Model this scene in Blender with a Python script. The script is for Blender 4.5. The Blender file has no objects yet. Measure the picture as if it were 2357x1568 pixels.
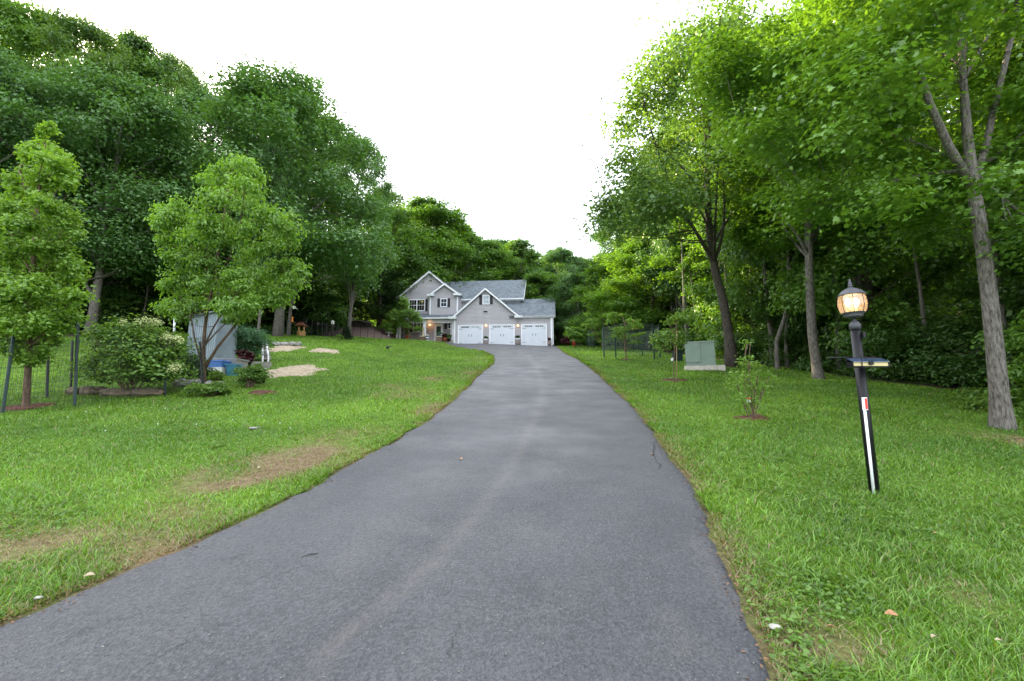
import bpy, math, random
import numpy as np

# ------------------------------------------------------------------ camera, sky, sun
sc = bpy.context.scene
col = sc.collection
FPX = 1113.0                    # focal length in units of a 2357 px wide picture
PITCH = math.atan(0.1475)
CAMZ = 1.5
cd = bpy.data.cameras.new("camera"); cam = bpy.data.objects.new("camera", cd); col.objects.link(cam)
cam.location = (0, 0, CAMZ); cam.rotation_euler = (math.pi / 2 + PITCH, 0, 0)
cd.sensor_width = 36; cd.lens = 36 * FPX / 2357; cd.clip_start = 0.05; cd.clip_end = 2000
sc.camera = cam

SUN_EL = math.radians(29); SUN_AZ = math.radians(-48)     # azimuth from +Y, negative = left
w = bpy.data.worlds.new("World"); sc.world = w; w.use_nodes = True
nt = w.node_tree; nt.nodes.clear()
sky = nt.nodes.new('ShaderNodeTexSky'); sky.sky_type = 'NISHITA'; sky.sun_disc = False
sky.sun_elevation = SUN_EL; sky.sun_rotation = SUN_AZ; sky.dust_density = 3.0; sky.air_density = 1.0
mx = nt.nodes.new('ShaderNodeMix'); mx.data_type = 'RGBA'; mx.inputs[0].default_value = 0.72
mx.inputs[7].default_value = (7.6, 7.9, 8.3, 1)           # a thin white overcast over the clear sky
bg = nt.nodes.new('ShaderNodeBackground'); bg.inputs[1].default_value = 0.08
wo = nt.nodes.new('ShaderNodeOutputWorld')
nt.links.new(sky.outputs[0], mx.inputs[6]); nt.links.new(mx.outputs[2], bg.inputs[0]); nt.links.new(bg.outputs[0], wo.inputs[0])
sl = bpy.data.lights.new("sun", 'SUN'); so = bpy.data.objects.new("sun", sl); col.objects.link(so)
sl.energy = 3.8; sl.angle = math.radians(0.6); sl.color = (1, 0.84, 0.50)
so.rotation_euler = (math.pi / 2 - SUN_EL, 0, -SUN_AZ + math.pi)
sc.view_settings.view_transform = 'Standard'; sc.view_settings.look = 'None'
sc.view_settings.exposure = 2.7; sc.view_settings.gamma = 1.0
try:
    sc.cycles.max_bounces = 7; sc.cycles.diffuse_bounces = 3; sc.cycles.transmission_bounces = 3; sc.cycles.use_denoising = True
    sc.cycles.glossy_bounces = 2; sc.cycles.transparent_max_bounces = 8; sc.cycles.caustics_reflective = False
    sc.cycles.caustics_refractive = False; sc.cycles.sample_clamp_indirect = 4.0
    sc.cycles.use_adaptive_sampling = True; sc.cycles.adaptive_threshold = 0.01
except Exception: pass

# ------------------------------------------------------------------ helpers
rs = np.random.RandomState(7); random.seed(7)
SN, CS = math.sin(PITCH), math.cos(PITCH)
def ray(u, v):
    dx = (u - 1178.5) / FPX; dy = (784 - v) / FPX
    return dx, CS - dy * SN, SN + dy * CS
def P(u, v, t):
    a, b, c = ray(u, v); return np.array((a * t, b * t, CAMZ + c * t))
def PY(u, v, Y):
    a, b, c = ray(u, v); t = Y / b; return a * t, CAMZ + c * t
def sm(a, lo, hi):
    t = np.clip((a - lo) / (hi - lo), 0, 1); return t * t * (3 - 2 * t)
_lat = np.random.RandomState(3).rand(256, 256)
def vn(x, y, s=1.0, o=0):
    x = np.asarray(x, float) / s + 37.7 * o; y = np.asarray(y, float) / s + 91.3 * o
    xi = np.floor(x).astype(int); yi = np.floor(y).astype(int); fx = x - xi; fy = y - yi
    fx = fx * fx * (3 - 2 * fx); fy = fy * fy * (3 - 2 * fy); g = lambda a, b: _lat[a & 255, b & 255]
    return (g(xi, yi) * (1 - fx) + g(xi + 1, yi) * fx) * (1 - fy) + (g(xi, yi + 1) * (1 - fx) + g(xi + 1, yi + 1) * fx) * fy
def h(x, y):
    x = np.asarray(x, float); y = np.asarray(y, float)
    z = 0.165 * np.minimum(y, 52) + 0.03 * np.clip(y - 52, 0, 200)
    l = 1.5 * (1 - np.exp(-np.clip(-x - 6, 0, None) / 6)) * sm(y, 10, 28) * (1 - 0.45 * sm(y, 36, 50))
    t = 0.04 * np.clip(3 - x, 0, 6) * sm(y, 38, 50)
    bank = 1.9 * sm(y, 47, 57) * sm(-x, 12.5, 16)
    hill = 0.22 * np.clip(-x - 25, 0, 80) * sm(y, 8, 26) + 0.22 * np.clip(-x - 42, 0, 60) * sm(y, -5, 20) + 0.05 * np.clip(y - 62, 0, 100) + 14 * sm(y, 92, 140) + 13 * sm(x, 34, 75)
    bumps = (0.05 * (vn(x, y, 3.3, 1) - .5) + 0.02 * (vn(x, y, .9, 2) - .5)) * sm(y, -2, 3) * (1 - .8 * sm(y, 20, 40))
    return z + l + t + bank + hill + bumps
def h1(x, y): return float(h(x, y))
def gh(u, v, tmax=90):
    a, b, c = ray(u, v); lo = 0.5; t = 0.5
    while t < tmax:
        if CAMZ + c * t < h1(a * t, b * t): break
        lo = t; t += 0.25
    hi = t
    for _ in range(20):
        m = (lo + hi) / 2
        if CAMZ + c * m < h1(a * m, b * m): hi = m
        else: lo = m
    return np.array((a * hi, b * hi, h1(a * hi, b * hi)))

def newmat(name): 
    m = bpy.data.materials.new(name); m.use_nodes = True; return m, m.node_tree, m.node_tree.nodes['Principled BSDF']
def pmat(name, c, rough=0.6, metal=0.0, noise=0.0, nscale=8.0, bump=0.0, bscale=60.0, emit=None, estr=0.0, spec=0.4, c2=None):
    m, n, b = newmat(name)
    b.inputs['Base Color'].default_value = (*c, 1); b.inputs['Roughness'].default_value = rough
    b.inputs['Metallic'].default_value = metal; b.inputs['Specular IOR Level'].default_value = spec
    tc = n.nodes.new('ShaderNodeTexCoord')
    if noise > 0 or c2:
        t = n.nodes.new('ShaderNodeTexNoise'); t.inputs['Scale'].default_value = nscale; t.inputs['Detail'].default_value = 5
        n.links.new(tc.outputs['Object'], t.inputs['Vector'])
        r = n.nodes.new('ShaderNodeValToRGB'); r.color_ramp.elements[0].position = .35; r.color_ramp.elements[1].position = .65
        r.color_ramp.elements[0].color = (*[x * (1 - noise) for x in c], 1)
        r.color_ramp.elements[1].color = (*(c2 if c2 else [min(1, x * (1 + noise)) for x in c]), 1)
        n.links.new(t.outputs[0], r.inputs[0]); n.links.new(r.outputs[0], b.inputs['Base Color'])
    if bump > 0:
        t = n.nodes.new('ShaderNodeTexNoise'); t.inputs['Scale'].default_value = bscale; t.inputs['Detail'].default_value = 4
        n.links.new(tc.outputs['Object'], t.inputs['Vector'])
        bp = n.nodes.new('ShaderNodeBump'); bp.inputs['Strength'].default_value = bump; bp.inputs['Distance'].default_value = .02
        n.links.new(t.outputs[0], bp.inputs['Height']); n.links.new(bp.outputs[0], b.inputs['Normal'])
    if emit: b.inputs['Emission Color'].default_value = (*emit, 1); b.inputs['Emission Strength'].default_value = estr
    return m
def leafmat(name, ca, cb, trans=0.4, tcol=None, gloss=0.035, attr=False):
    m = bpy.data.materials.new(name); m.use_nodes = True; n = m.node_tree; n.nodes.clear()
    out = n.nodes.new('ShaderNodeOutputMaterial')
    if attr:
        src = n.nodes.new('ShaderNodeAttribute'); src.attribute_name = 'tint'; colr = src.outputs['Color']
    else:
        g = n.nodes.new('ShaderNodeNewGeometry'); oi = n.nodes.new('ShaderNodeObjectInfo')
        tcn = n.nodes.new('ShaderNodeTexCoord')
        nz = n.nodes.new('ShaderNodeTexNoise'); nz.inputs['Scale'].default_value = .45; nz.inputs['Detail'].default_value = 2
        n.links.new(tcn.outputs['Object'], nz.inputs['Vector'])
        a1 = n.nodes.new('ShaderNodeMath'); a1.operation = 'MULTIPLY_ADD'; a1.inputs[1].default_value = .5
        n.links.new(g.outputs['Random Per Island'], a1.inputs[0]); n.links.new(nz.outputs[0], a1.inputs[2])
        a2 = n.nodes.new('ShaderNodeMath'); a2.operation = 'MULTIPLY_ADD'; a2.inputs[1].default_value = .35
        n.links.new(oi.outputs['Random'], a2.inputs[0]); n.links.new(a1.outputs[0], a2.inputs[2])
        r = n.nodes.new('ShaderNodeValToRGB'); r.color_ramp.elements[0].position = .45; r.color_ramp.elements[1].position = 1.15 - .1
        r.color_ramp.elements[0].color = (*ca, 1); r.color_ramp.elements[1].color = (*cb, 1)
        n.links.new(a2.outputs[0], r.inputs[0]); colr = r.outputs[0]
    d = n.nodes.new('ShaderNodeBsdfDiffuse'); t = n.nodes.new('ShaderNodeBsdfTranslucent')
    n.links.new(colr, d.inputs[0])
    mt = n.nodes.new('ShaderNodeMix'); mt.data_type = 'RGBA'; mt.blend_type = 'MULTIPLY'; mt.inputs[0].default_value = 1
    mt.inputs[7].default_value = (*(tcol or (1.7, 1.5, .6)), 1); mt.clamp_result = False
    n.links.new(colr, mt.inputs[6]); n.links.new(mt.outputs[2], t.inputs[0])
    ms = n.nodes.new('ShaderNodeMixShader'); ms.inputs[0].default_value = trans
    n.links.new(d.outputs[0], ms.inputs[1]); n.links.new(t.outputs[0], ms.inputs[2])
    gl = n.nodes.new('ShaderNodeBsdfGlossy'); gl.inputs['Roughness'].default_value = .42
    m2 = n.nodes.new('ShaderNodeMixShader'); m2.inputs[0].default_value = gloss
    n.links.new(ms.outputs[0], m2.inputs[1]); n.links.new(gl.outputs[0], m2.inputs[2])
    n.links.new(m2.outputs[0], out.inputs[0]); return m

WORIG = {}
def tag(o, label=None, cat=None, group=None, kind=None):
    if label: o['label'] = label
    if cat: o['category'] = cat
    if group: o['group'] = group
    if kind: o['kind'] = kind
    return o
def thing(name, loc, label, cat, group=None):
    o = bpy.data.objects.new(name, None); col.objects.link(o); o.empty_display_size = .2
    o.location = [float(a) for a in loc]; WORIG[o] = np.array(loc, float); return tag(o, label, cat, group)
def link(name, me, mat, parent=None, origin=None):
    if mat is not None: me.materials.append(mat)
    o = bpy.data.objects.new(name, me); col.objects.link(o)
    if parent is not None: o.parent = parent; WORIG[o] = WORIG[parent]
    else: o.location = [float(a) for a in origin]; WORIG[o] = np.array(origin, float)
    return o
def arr_mesh(name, V, F):
    me = bpy.data.meshes.new(name); V = np.asarray(V, np.float32); F = np.asarray(F, np.int32)
    me.vertices.add(len(V)); me.vertices.foreach_set('co', V.ravel())
    k = F.shape[1]; me.loops.add(F.size); me.loops.foreach_set('vertex_index', F.ravel())
    me.polygons.add(len(F)); me.polygons.foreach_set('loop_start', np.arange(0, F.size, k, dtype=np.int32))
    me.update(calc_edges=True); return me
class MB:
    def __init__(s): s.v = []; s.f = []; s.sm = []
    def add(s, V, F, smooth=False):
        n = len(s.v); s.v += [tuple(map(float, p)) for p in V]; s.f += [tuple(i + n for i in f) for f in F]; s.sm += [smooth] * len(F); return s
    def box(s, x0, x1, y0, y1, z0, z1):
        V = [(x, y, z) for z in (z0, z1) for y in (y0, y1) for x in (x0, x1)]
        return s.add(V, [(0, 2, 3, 1), (4, 5, 7, 6), (0, 1, 5, 4), (2, 6, 7, 3), (0, 4, 6, 2), (1, 3, 7, 5)])
    def prism(s, poly, y0, y1):           # poly in xz, extruded along y
        n = len(poly); V = [(x, y0, z) for x, z in poly] + [(x, y1, z) for x, z in poly]
        F = [tuple(range(n)), tuple(range(2 * n - 1, n - 1, -1))] + [(i, i + n, (i + 1) % n + n, (i + 1) % n) for i in range(n)]
        return s.add(V, F)
    def slab(s, poly, th):                # planar polygon in 3d, thickened downwards by th
        n = len(poly); V = [tuple(p) for p in poly] + [(p[0], p[1], p[2] - th) for p in poly]
        F = [tuple(range(n)), tuple(range(2 * n - 1, n - 1, -1))] + [(i, i + n, (i + 1) % n + n, (i + 1) % n) for i in range(n)]
        return s.add(V, F)
    def tube(s, pts, rad, seg=8, cap=True, smooth=True):
        pts = [np.array(p, float) for p in pts]; n = len(pts)
        rad = [rad] * n if np.isscalar(rad) else list(rad)
        V = []; up = None
        for i, p in enumerate(pts):
            d = pts[min(i + 1, n - 1)] - pts[max(i - 1, 0)]; d /= (np.linalg.norm(d) + 1e-9)
            if up is None: up = np.array((1., 0, 0)) if abs(d[0]) < .8 else np.array((0, 1., 0))
            a = up - d * np.dot(up, d); a /= np.linalg.norm(a); b = np.cross(d, a); up = a
            for k in range(seg):
                th = 2 * math.pi * k / seg; V.append(p + rad[i] * (math.cos(th) * a + math.sin(th) * b))
        F = [(i * seg + k, i * seg + (k + 1) % seg, (i + 1) * seg + (k + 1) % seg, (i + 1) * seg + k) for i in range(n - 1) for k in range(seg)]
        s.add(V, F, smooth)
        if cap: m = len(s.v) - len(V); s.f += [tuple(m + k for k in range(seg))[::-1], tuple(m + (n - 1) * seg + k for k in range(seg))]; s.sm += [False, False]
        return s
    def lathe(s, prof, c, seg=20, axis=None, smooth=True):
        c = np.array(c, float); A = np.array(axis if axis is not None else (0, 0, 1.), float); A /= np.linalg.norm(A)
        X = np.cross((0, 1, 0), A); X /= np.linalg.norm(X); Y = np.cross(A, X); V = []
        for r, z in prof:
            for k in range(seg):
                th = 2 * math.pi * k / seg; V.append(c + A * z + r * (math.cos(th) * X + math.sin(th) * Y))
        n = len(prof); F = [(i * seg + k, i * seg + (k + 1) % seg, (i + 1) * seg + (k + 1) % seg, (i + 1) * seg + k) for i in range(n - 1) for k in range(seg)]
        F += [tuple(range(seg))[::-1], tuple((n - 1) * seg + k for k in range(seg))]
        return s.add(V, F, smooth)
    def blob(s, c, r, seed=0, rough=.25, n=10, m=14):
        g = np.random.RandomState(seed); c = np.array(c, float); V = []; ph = g.rand(6) * 6.28
        for i in range(n + 1):
            a = math.pi * i / n
            for k in range(m):
                b = 2 * math.pi * k / m
                d = np.array((math.sin(a) * math.cos(b), math.sin(a) * math.sin(b), math.cos(a)))
                q = 1 + rough * (math.sin(3 * d[0] + ph[0]) * math.sin(2.5 * d[1] + ph[1]) + .6 * math.sin(5 * d[2] + ph[2] + 3 * d[0]) * math.cos(4 * d[1] + ph[3]))
                V.append(c + d * q * np.array(r))
        F = [(i * m + k, (i + 1) * m + k, (i + 1) * m + (k + 1) % m, i * m + (k + 1) % m) for i in range(n) for k in range(m)]
        return s.add(V, F, False)
    def build(s, name, mat, parent=None, origin=None):
        o0 = WORIG[parent] if parent is not None else (np.array(origin, float) if origin is not None else np.array(s.v).mean(0) * (1, 1, 0) + (0, 0, np.array(s.v)[:, 2].min()))
        me = bpy.data.meshes.new(name); me.from_pydata([tuple(np.array(p) - o0) for p in s.v], [], s.f)
        me.polygons.foreach_set('use_smooth', s.sm); me.update()
        return link(name, me, mat, parent, o0)
def solo(mb, name, mat, label, cat, group=None, origin=None):
    return tag(mb.build(name, mat, None, origin), label, cat, group)

# ------------------------------------------------------------------ materials
M = {}
def wave_attr_ground():
    m, n, b = newmat('ground_mat'); L = n.links
    A = n.nodes.new('ShaderNodeAttribute'); A.attribute_name = 'tint'
    tc = n.nodes.new('ShaderNodeTexCoord'); t = n.nodes.new('ShaderNodeTexNoise'); t.inputs['Scale'].default_value = 14; t.inputs['Detail'].default_value = 8
    t.inputs['Roughness'].default_value = .75
    L.new(tc.outputs['Object'], t.inputs['Vector'])
    r = n.nodes.new('ShaderNodeMapRange'); r.inputs[1].default_value = .3; r.inputs[2].default_value = .7; r.inputs[3].default_value = .45; r.inputs[4].default_value = 1.6
    L.new(t.outputs[0], r.inputs[0])
    v = n.nodes.new('ShaderNodeVectorMath'); v.operation = 'SCALE'; L.new(A.outputs['Color'], v.inputs[0]); L.new(r.outputs[0], v.inputs['Scale'])
    L.new(v.outputs[0], b.inputs['Base Color']); b.inputs['Roughness'].default_value = .95; b.inputs['Specular IOR Level'].default_value = .1
    bp = n.nodes.new('ShaderNodeBump'); bp.inputs['Strength'].default_value = .9; bp.inputs['Distance'].default_value = .05
    t2 = n.nodes.new('ShaderNodeTexNoise'); t2.inputs['Scale'].default_value = 35; t2.inputs['Detail'].default_value = 6
    L.new(tc.outputs['Object'], t2.inputs['Vector']); L.new(t2.outputs[0], bp.inputs['Height']); L.new(bp.outputs[0], b.inputs['Normal']); return m
def asphalt():
    m, n, b = newmat('asphalt'); L = n.links; tc = n.nodes.new('ShaderNodeTexCoord'); O = tc.outputs['Object']
    def noise(s, d, rr=.6):
        t = n.nodes.new('ShaderNodeTexNoise'); t.inputs['Scale'].default_value = s; t.inputs['Detail'].default_value = d; t.inputs['Roughness'].default_value = rr
        L.new(O, t.inputs['Vector']); return t.outputs[0]
    def rng(i, a, b_, c, d):
        r = n.nodes.new('ShaderNodeMapRange'); L.new(i, r.inputs[0])
        for k, q in zip((1, 2, 3, 4), (a, b_, c, d)): r.inputs[k].default_value = q
        return r.outputs[0]
    def mix(f, a, c, bt='MIX'):
        x = n.nodes.new('ShaderNodeMix'); x.data_type = 'RGBA'; x.blend_type = bt
        for k, q in ((0, f), (6, a), (7, c)):
            if hasattr(q, 'is_linked'): L.new(q, x.inputs[k])
            else: x.inputs[k].default_value = q
        return x.outputs[2]
    def mul(a, c):
        x = n.nodes.new('ShaderNodeMath'); x.operation = 'MULTIPLY'
        for k, q in ((0, a), (1, c)):
            if hasattr(q, 'is_linked'): L.new(q, x.inputs[k])
            else: x.inputs[k].default_value = q
        return x.outputs[0]
    A = n.nodes.new('ShaderNodeAttribute'); A.attribute_name = 'stain'
    base = mix(rng(noise(.7, 4), .35, .65, 0, 1), (.036, .0370, .042, 1), (.058, .0595, .067, 1))
    vo = n.nodes.new('ShaderNodeTexVoronoi'); vo.inputs['Scale'].default_value = 85; L.new(O, vo.inputs['Vector'])
    base = mix(rng(vo.outputs['Color'], .3, 1, 0, .9), base, (.100, .102, .112, 1))
    base = mix(rng(noise(120, 3), .64, .72, 0, .8), base, (.22, .21, .20, 1))
    base = mix(rng(noise(.28, 5, .65), .38, .62, 0, 1), base, mix(1.0, base, (.84, .85, .88, 1), 'MULTIPLY'))
    base = mix(rng(noise(1.7, 6, .75), .55, .75, 0, .5), base, (.10, .095, .09, 1))
    base = mix(rng(noise(45, 4), .3, .5, .8, 0), base, (.02, .02, .024, 1))
    # tan dust track with a broken edge
    sep = n.nodes.new('ShaderNodeSeparateColor'); L.new(A.outputs['Color'], sep.inputs[0])
    tr = mul(sep.outputs[0], rng(noise(9, 6, .8), .35, .6, .1, 1))
    base = mix(tr, base, (.135, .118, .108, 1))
    cr = mul(sep.outputs[1], 1.0)
    base = mix(cr, base, (.018, .017, .018, 1))
    # fine crazing
    v2 = n.nodes.new('ShaderNodeTexVoronoi'); v2.feature = 'DISTANCE_TO_EDGE'; v2.inputs['Scale'].default_value = 8
    wv = n.nodes.new('ShaderNodeVectorMath'); wv.operation = 'ADD'
    nc = n.nodes.new('ShaderNodeTexNoise'); nc.inputs['Scale'].default_value = 6; nc.inputs['Detail'].default_value = 4; L.new(O, nc.inputs['Vector'])
    sc_ = n.nodes.new('ShaderNodeVectorMath'); sc_.operation = 'SCALE'; sc_.inputs['Scale'].default_value = .25; L.new(nc.outputs['Color'], sc_.inputs[0])
    L.new(O, wv.inputs[0]); L.new(sc_.outputs[0], wv.inputs[1]); L.new(wv.outputs[0], v2.inputs['Vector'])
    edge = mul(rng(v2.outputs[0], 0, .02, 1, 0), rng(noise(.9, 3), .5, .62, 0, .65))
    base = mix(edge, base, (.022, .022, .026, 1))
    L.new(base, b.inputs['Base Color']); L.new(rng(noise(1.1, 3), .3, .7, .5, .72), b.inputs['Roughness']); b.inputs['Specular IOR Level'].default_value = .45
    bp = n.nodes.new('ShaderNodeBump'); bp.inputs['Strength'].default_value = .75; bp.inputs['Distance'].default_value = .006
    L.new(vo.outputs['Distance'], bp.inputs['Height'])
    bp2 = n.nodes.new('ShaderNodeBump'); bp2.inputs['Strength'].default_value = .5; bp2.inputs['Distance'].default_value = .02
    L.new(noise(40, 5), bp2.inputs['Height']); L.new(bp.outputs[0], bp2.inputs['Normal']); L.new(bp2.outputs[0], b.inputs['Normal']); return m
def barkmat(name, c1, c2):
    m, n, b = newmat(name); L = n.links; tc = n.nodes.new('ShaderNodeTexCoord')
    mp = n.nodes.new('ShaderNodeMapping'); mp.inputs['Scale'].default_value = (10, 10, 2.4); L.new(tc.outputs['Object'], mp.inputs[0])
    t = n.nodes.new('ShaderNodeTexNoise'); t.inputs['Scale'].default_value = 3.2; t.inputs['Detail'].default_value = 7; t.inputs['Roughness'].default_value = .7
    L.new(mp.outputs[0], t.inputs['Vector'])
    r = n.nodes.new('ShaderNodeValToRGB'); r.color_ramp.elements[0].position = .36; r.color_ramp.elements[1].position = .62
    r.color_ramp.elements[0].color = (*c1, 1); r.color_ramp.elements[1].color = (*c2, 1)
    L.new(t.outputs[0], r.inputs[0]); L.new(r.outputs[0], b.inputs['Base Color']); b.inputs['Roughness'].default_value = .9
    b.inputs['Specular IOR Level'].default_value = .2
    bp = n.nodes.new('ShaderNodeBump'); bp.inputs['Strength'].default_value = .9; bp.inputs['Distance'].default_value = .03
    L.new(t.outputs[0], bp.inputs['Height']); L.new(bp.outputs[0], b.inputs['Normal']); return m
def shingle():
    m, n, b = newmat('shingle'); L = n.links; tc = n.nodes.new('ShaderNodeTexCoord')
    mp = n.nodes.new('ShaderNodeMapping'); mp.inputs['Scale'].default_value = (3.2, 0.0, 9.0); L.new(tc.outputs['Object'], mp.inputs[0])
    fl = n.nodes.new('ShaderNodeVectorMath'); fl.operation = 'FLOOR'; L.new(mp.outputs[0], fl.inputs[0])
    wn = n.nodes.new('ShaderNodeTexWhiteNoise'); L.new(fl.outputs[0], wn.inputs['Vector'])
    t = n.nodes.new('ShaderNodeTexNoise'); t.inputs['Scale'].default_value = 3; t.inputs['Detail'].default_value = 6; L.new(tc.outputs['Object'], t.inputs['Vector'])
    ad = n.nodes.new('ShaderNodeMath'); ad.operation = 'MULTIPLY_ADD'; ad.inputs[1].default_value = .5; L.new(wn.outputs[0], ad.inputs[0]); L.new(t.outputs[0], ad.inputs[2])
    r = n.nodes.new('ShaderNodeValToRGB'); r.color_ramp.elements[0].position = .35; r.color_ramp.elements[1].position = 1.
    r.color_ramp.elements[0].color = (.048, .060, .075, 1); r.color_ramp.elements[1].color = (.125, .150, .172, 1)
    L.new(ad.outputs[0], r.inputs[0]); L.new(r.outputs[0], b.inputs['Base Color']); b.inputs['Roughness'].default_value = .85; return m
def strawmat():
    m, n, b = newmat('straw'); L = n.links; tc = n.nodes.new('ShaderNodeTexCoord')
    mp = n.nodes.new('ShaderNodeMapping'); mp.inputs['Scale'].default_value = (3, 14, 8); mp.inputs['Rotation'].default_value = (0, 0, .2); L.new(tc.outputs['Object'], mp.inputs[0])
    t = n.nodes.new('ShaderNodeTexNoise'); t.inputs['Scale'].default_value = 2; t.inputs['Detail'].default_value = 6; t.inputs['Roughness'].default_value = .7
    L.new(mp.outputs[0], t.inputs['Vector'])
    r = n.nodes.new('ShaderNodeValToRGB'); r.color_ramp.elements[0].position = .36; r.color_ramp.elements[1].position = .6
    r.color_ramp.elements[0].color = (.19, .13, .085, 1); r.color_ramp.elements[1].color = (.44, .37, .26, 1)
    L.new(t.outputs[0], r.inputs[0]); L.new(r.outputs[0], b.inputs['Base Color']); b.inputs['Roughness'].default_value = .9
    bp = n.nodes.new('ShaderNodeBump'); bp.inputs['Strength'].default_value = 1; bp.inputs['Distance'].default_value = .04
    L.new(t.outputs[0], bp.inputs['Height']); L.new(bp.outputs[0], b.inputs['Normal']); return m
def corrug():
    m = pmat('corrugated_plastic', (.27, .325, .375), .35, 0, .15, 3); m.node_tree.nodes['Principled BSDF'].inputs['Transmission Weight'].default_value = .15; return m
M['ground'] = wave_attr_ground(); M['asphalt'] = asphalt(); M['shingle'] = shingle(); M['straw'] = strawmat()
M['bark'] = barkmat('bark', (.045, .038, .032), (.20, .185, .165)); M['barkdark'] = barkmat('bark_dark', (.025, .02, .017), (.11, .095, .08))
M['barkyoung'] = barkmat('bark_young', (.07, .045, .03), (.20, .14, .10)); M['birch'] = barkmat('birch_bark', (.15, .13, .11), (.75, .73, .68))
M['siding'] = pmat('siding', (.41, .395, .42), .6, noise=.05, nscale=1.5)
M['white'] = pmat('white_trim', (.78, .80, .84), .45, noise=.03, nscale=3)
M['door'] = pmat('garage_door_white', (.60, .635, .70), .45, noise=.03, nscale=2)
M['black'] = pmat('black_shutter', (.015, .013, .018), .5, noise=.2)
M['glass'] = pmat('window_glass', (.03, .035, .06), .06, spec=.9, noise=.3, nscale=1.2)
M['blind'] = pmat('window_blind', (.35, .40, .47), .3, noise=.2, nscale=5)
M['iron'] = pmat('black_iron', (.007, .007, .009), .36, spec=.25, bump=.2, bscale=90)
M['pewter'] = pmat('painted_cast_metal', (.055, .057, .068), .5, bump=.3, bscale=70)
M['grnpost'] = pmat('dark_green_steel', (.008, .028, .026), .5, noise=.3, nscale=20)
M['blkpost'] = pmat('black_steel', (.012, .015, .016), .5, noise=.3)
M['wire'] = pmat('coated_wire', (.16, .22, .21), .5, noise=.1)
M['boxgreen'] = pmat('box_green_paint', (.15, .205, .165), .5, noise=.10, nscale=3)
M['concrete'] = pmat('concrete', (.42, .39, .34), .85, noise=.15, nscale=6, bump=.4)
M['rock'] = pmat('rock', (.24, .23, .215), .85, noise=.35, nscale=5, bump=.8, bscale=14)
M['rockdark'] = pmat('rock_brown', (.13, .10, .07), .9, noise=.4, nscale=5, bump=.8, bscale=14)
M['mulch'] = pmat('mulch', (.085, .035, .02), .95, noise=.6, nscale=30, bump=1, bscale=40)
M['stake'] = pmat('bamboo', (.38, .26, .12), .6, noise=.15)
M['red'] = pmat('red_reflector', (.60, .03, .015), .35, noise=.08)
M['cream'] = pmat('cream_plastic', (.55, .46, .22), .4, noise=.05)
M['solar'] = pmat('solar_panel', (.03, .05, .10), .12, spec=.9, noise=.2, nscale=20)
M['blue'] = pmat('blue_plastic', (.08, .20, .55), .4, noise=.1); M['grey'] = pmat('grey_plastic', (.24, .24, .24), .5, noise=.1)
M['teal'] = pmat('teal_plastic', (.05, .22, .34), .4, noise=.15); M['tub'] = pmat('white_plastic', (.7, .7, .7), .5, noise=.05)
M['pot'] = pmat('terracotta', (.42, .10, .045), .75, noise=.2); M['blackpot'] = pmat('black_pot', (.012, .012, .012), .6, noise=.2)
M['brick'] = pmat('porch_brick', (.17, .11, .085), .85, noise=.35, nscale=9); M['cast'] = pmat('cast_stone', (.42, .36, .27), .8, noise=.3, nscale=12)
M['wood'] = pmat('wood_yellow', (.38, .22, .08), .7, noise=.3, nscale=10); M['woodred'] = pmat('wood_red_stain', (.20, .065, .035), .7, noise=.3, nscale=10)
M['woodgrey'] = pmat('weathered_wood', (.26, .25, .23), .85, noise=.3, nscale=12); M['darkwood'] = pmat('dark_wood', (.06, .05, .042), .9, noise=.4)
M['galv'] = pmat('galvanised_steel', (.5, .53, .55), .35, metal=.7, noise=.1); M['corr'] = corrug()
M['petal'] = pmat('hydrangea_petal', (.42, .47, .20), .8, noise=.25, nscale=30); M['amber'] = pmat('feeder_orange', (.6, .2, .03), .4, noise=.2)
M['stonepl'] = pmat('planter_stone', (.23, .20, .19), .85, noise=.5, nscale=22); M['bluecer'] = pmat('blue_ceramic', (.07, .12, .25), .3, noise=.3)
L_ = leafmat
M['oak'] = L_('leaf_oak', (.020, .062, .022), (.095, .190, .058), .28, (1.6, 1.7, .5))
M['maple'] = L_('leaf_maple', (.036, .095, .016), (.15, .29, .045), .36, (1.45, 1.4, .4), .06)
M['forest'] = L_('leaf_forest', (.017, .056, .014), (.115, .225, .042), .34, (1.8, 1.8, .45))
M['ash'] = L_('leaf_ash', (.026, .070, .024), (.110, .200, .060), .34, (1.9, 1.8, .45))
M['pine'] = L_('needle', (.014, .045, .02), (.045, .10, .035), .15)
M['pear'] = L_('leaf_pear', (.060, .130, .022), (.19, .33, .055), .40, (1.5, 1.5, .4), .035)
M['cherry'] = L_('leaf_cherry', (.060, .135, .022), (.20, .36, .06), .42, (1.5, 1.5, .4), .045)
M['hydr'] = L_('leaf_hydrangea', (.045, .11, .02), (.17, .31, .06), .35)
M['sap'] = L_('leaf_sapling', (.06, .13, .02), (.18, .32, .06), .45, (1.3, 1.3, .5))
M['shrub'] = L_('leaf_shrub', (.02, .065, .015), (.06, .14, .035), .3)
M['bluegreen'] = L_('leaf_bluegreen', (.04, .10, .05), (.10, .21, .11), .3, (1.2, 1.3, .7))
M['redleaf'] = L_('leaf_red', (.022, .005, .007), (.065, .012, .016), .2, (1.3, .8, .8))
M['under'] = L_('leaf_undergrowth', (.013, .045, .011), (.060, .135, .028), .28)
M['grass'] = L_('grass_blade', None, None, .35, (1.3, 1.3, .5), .05, attr=True) if False else leafmat('grass_blade', (0, 0, 0), (0, 0, 0), .35, (1.25, 1.25, .5), .05, attr=True)
M['pale'] = L_('leaf_pale', (.05, .12, .02), (.15, .27, .05), .4)

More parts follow.
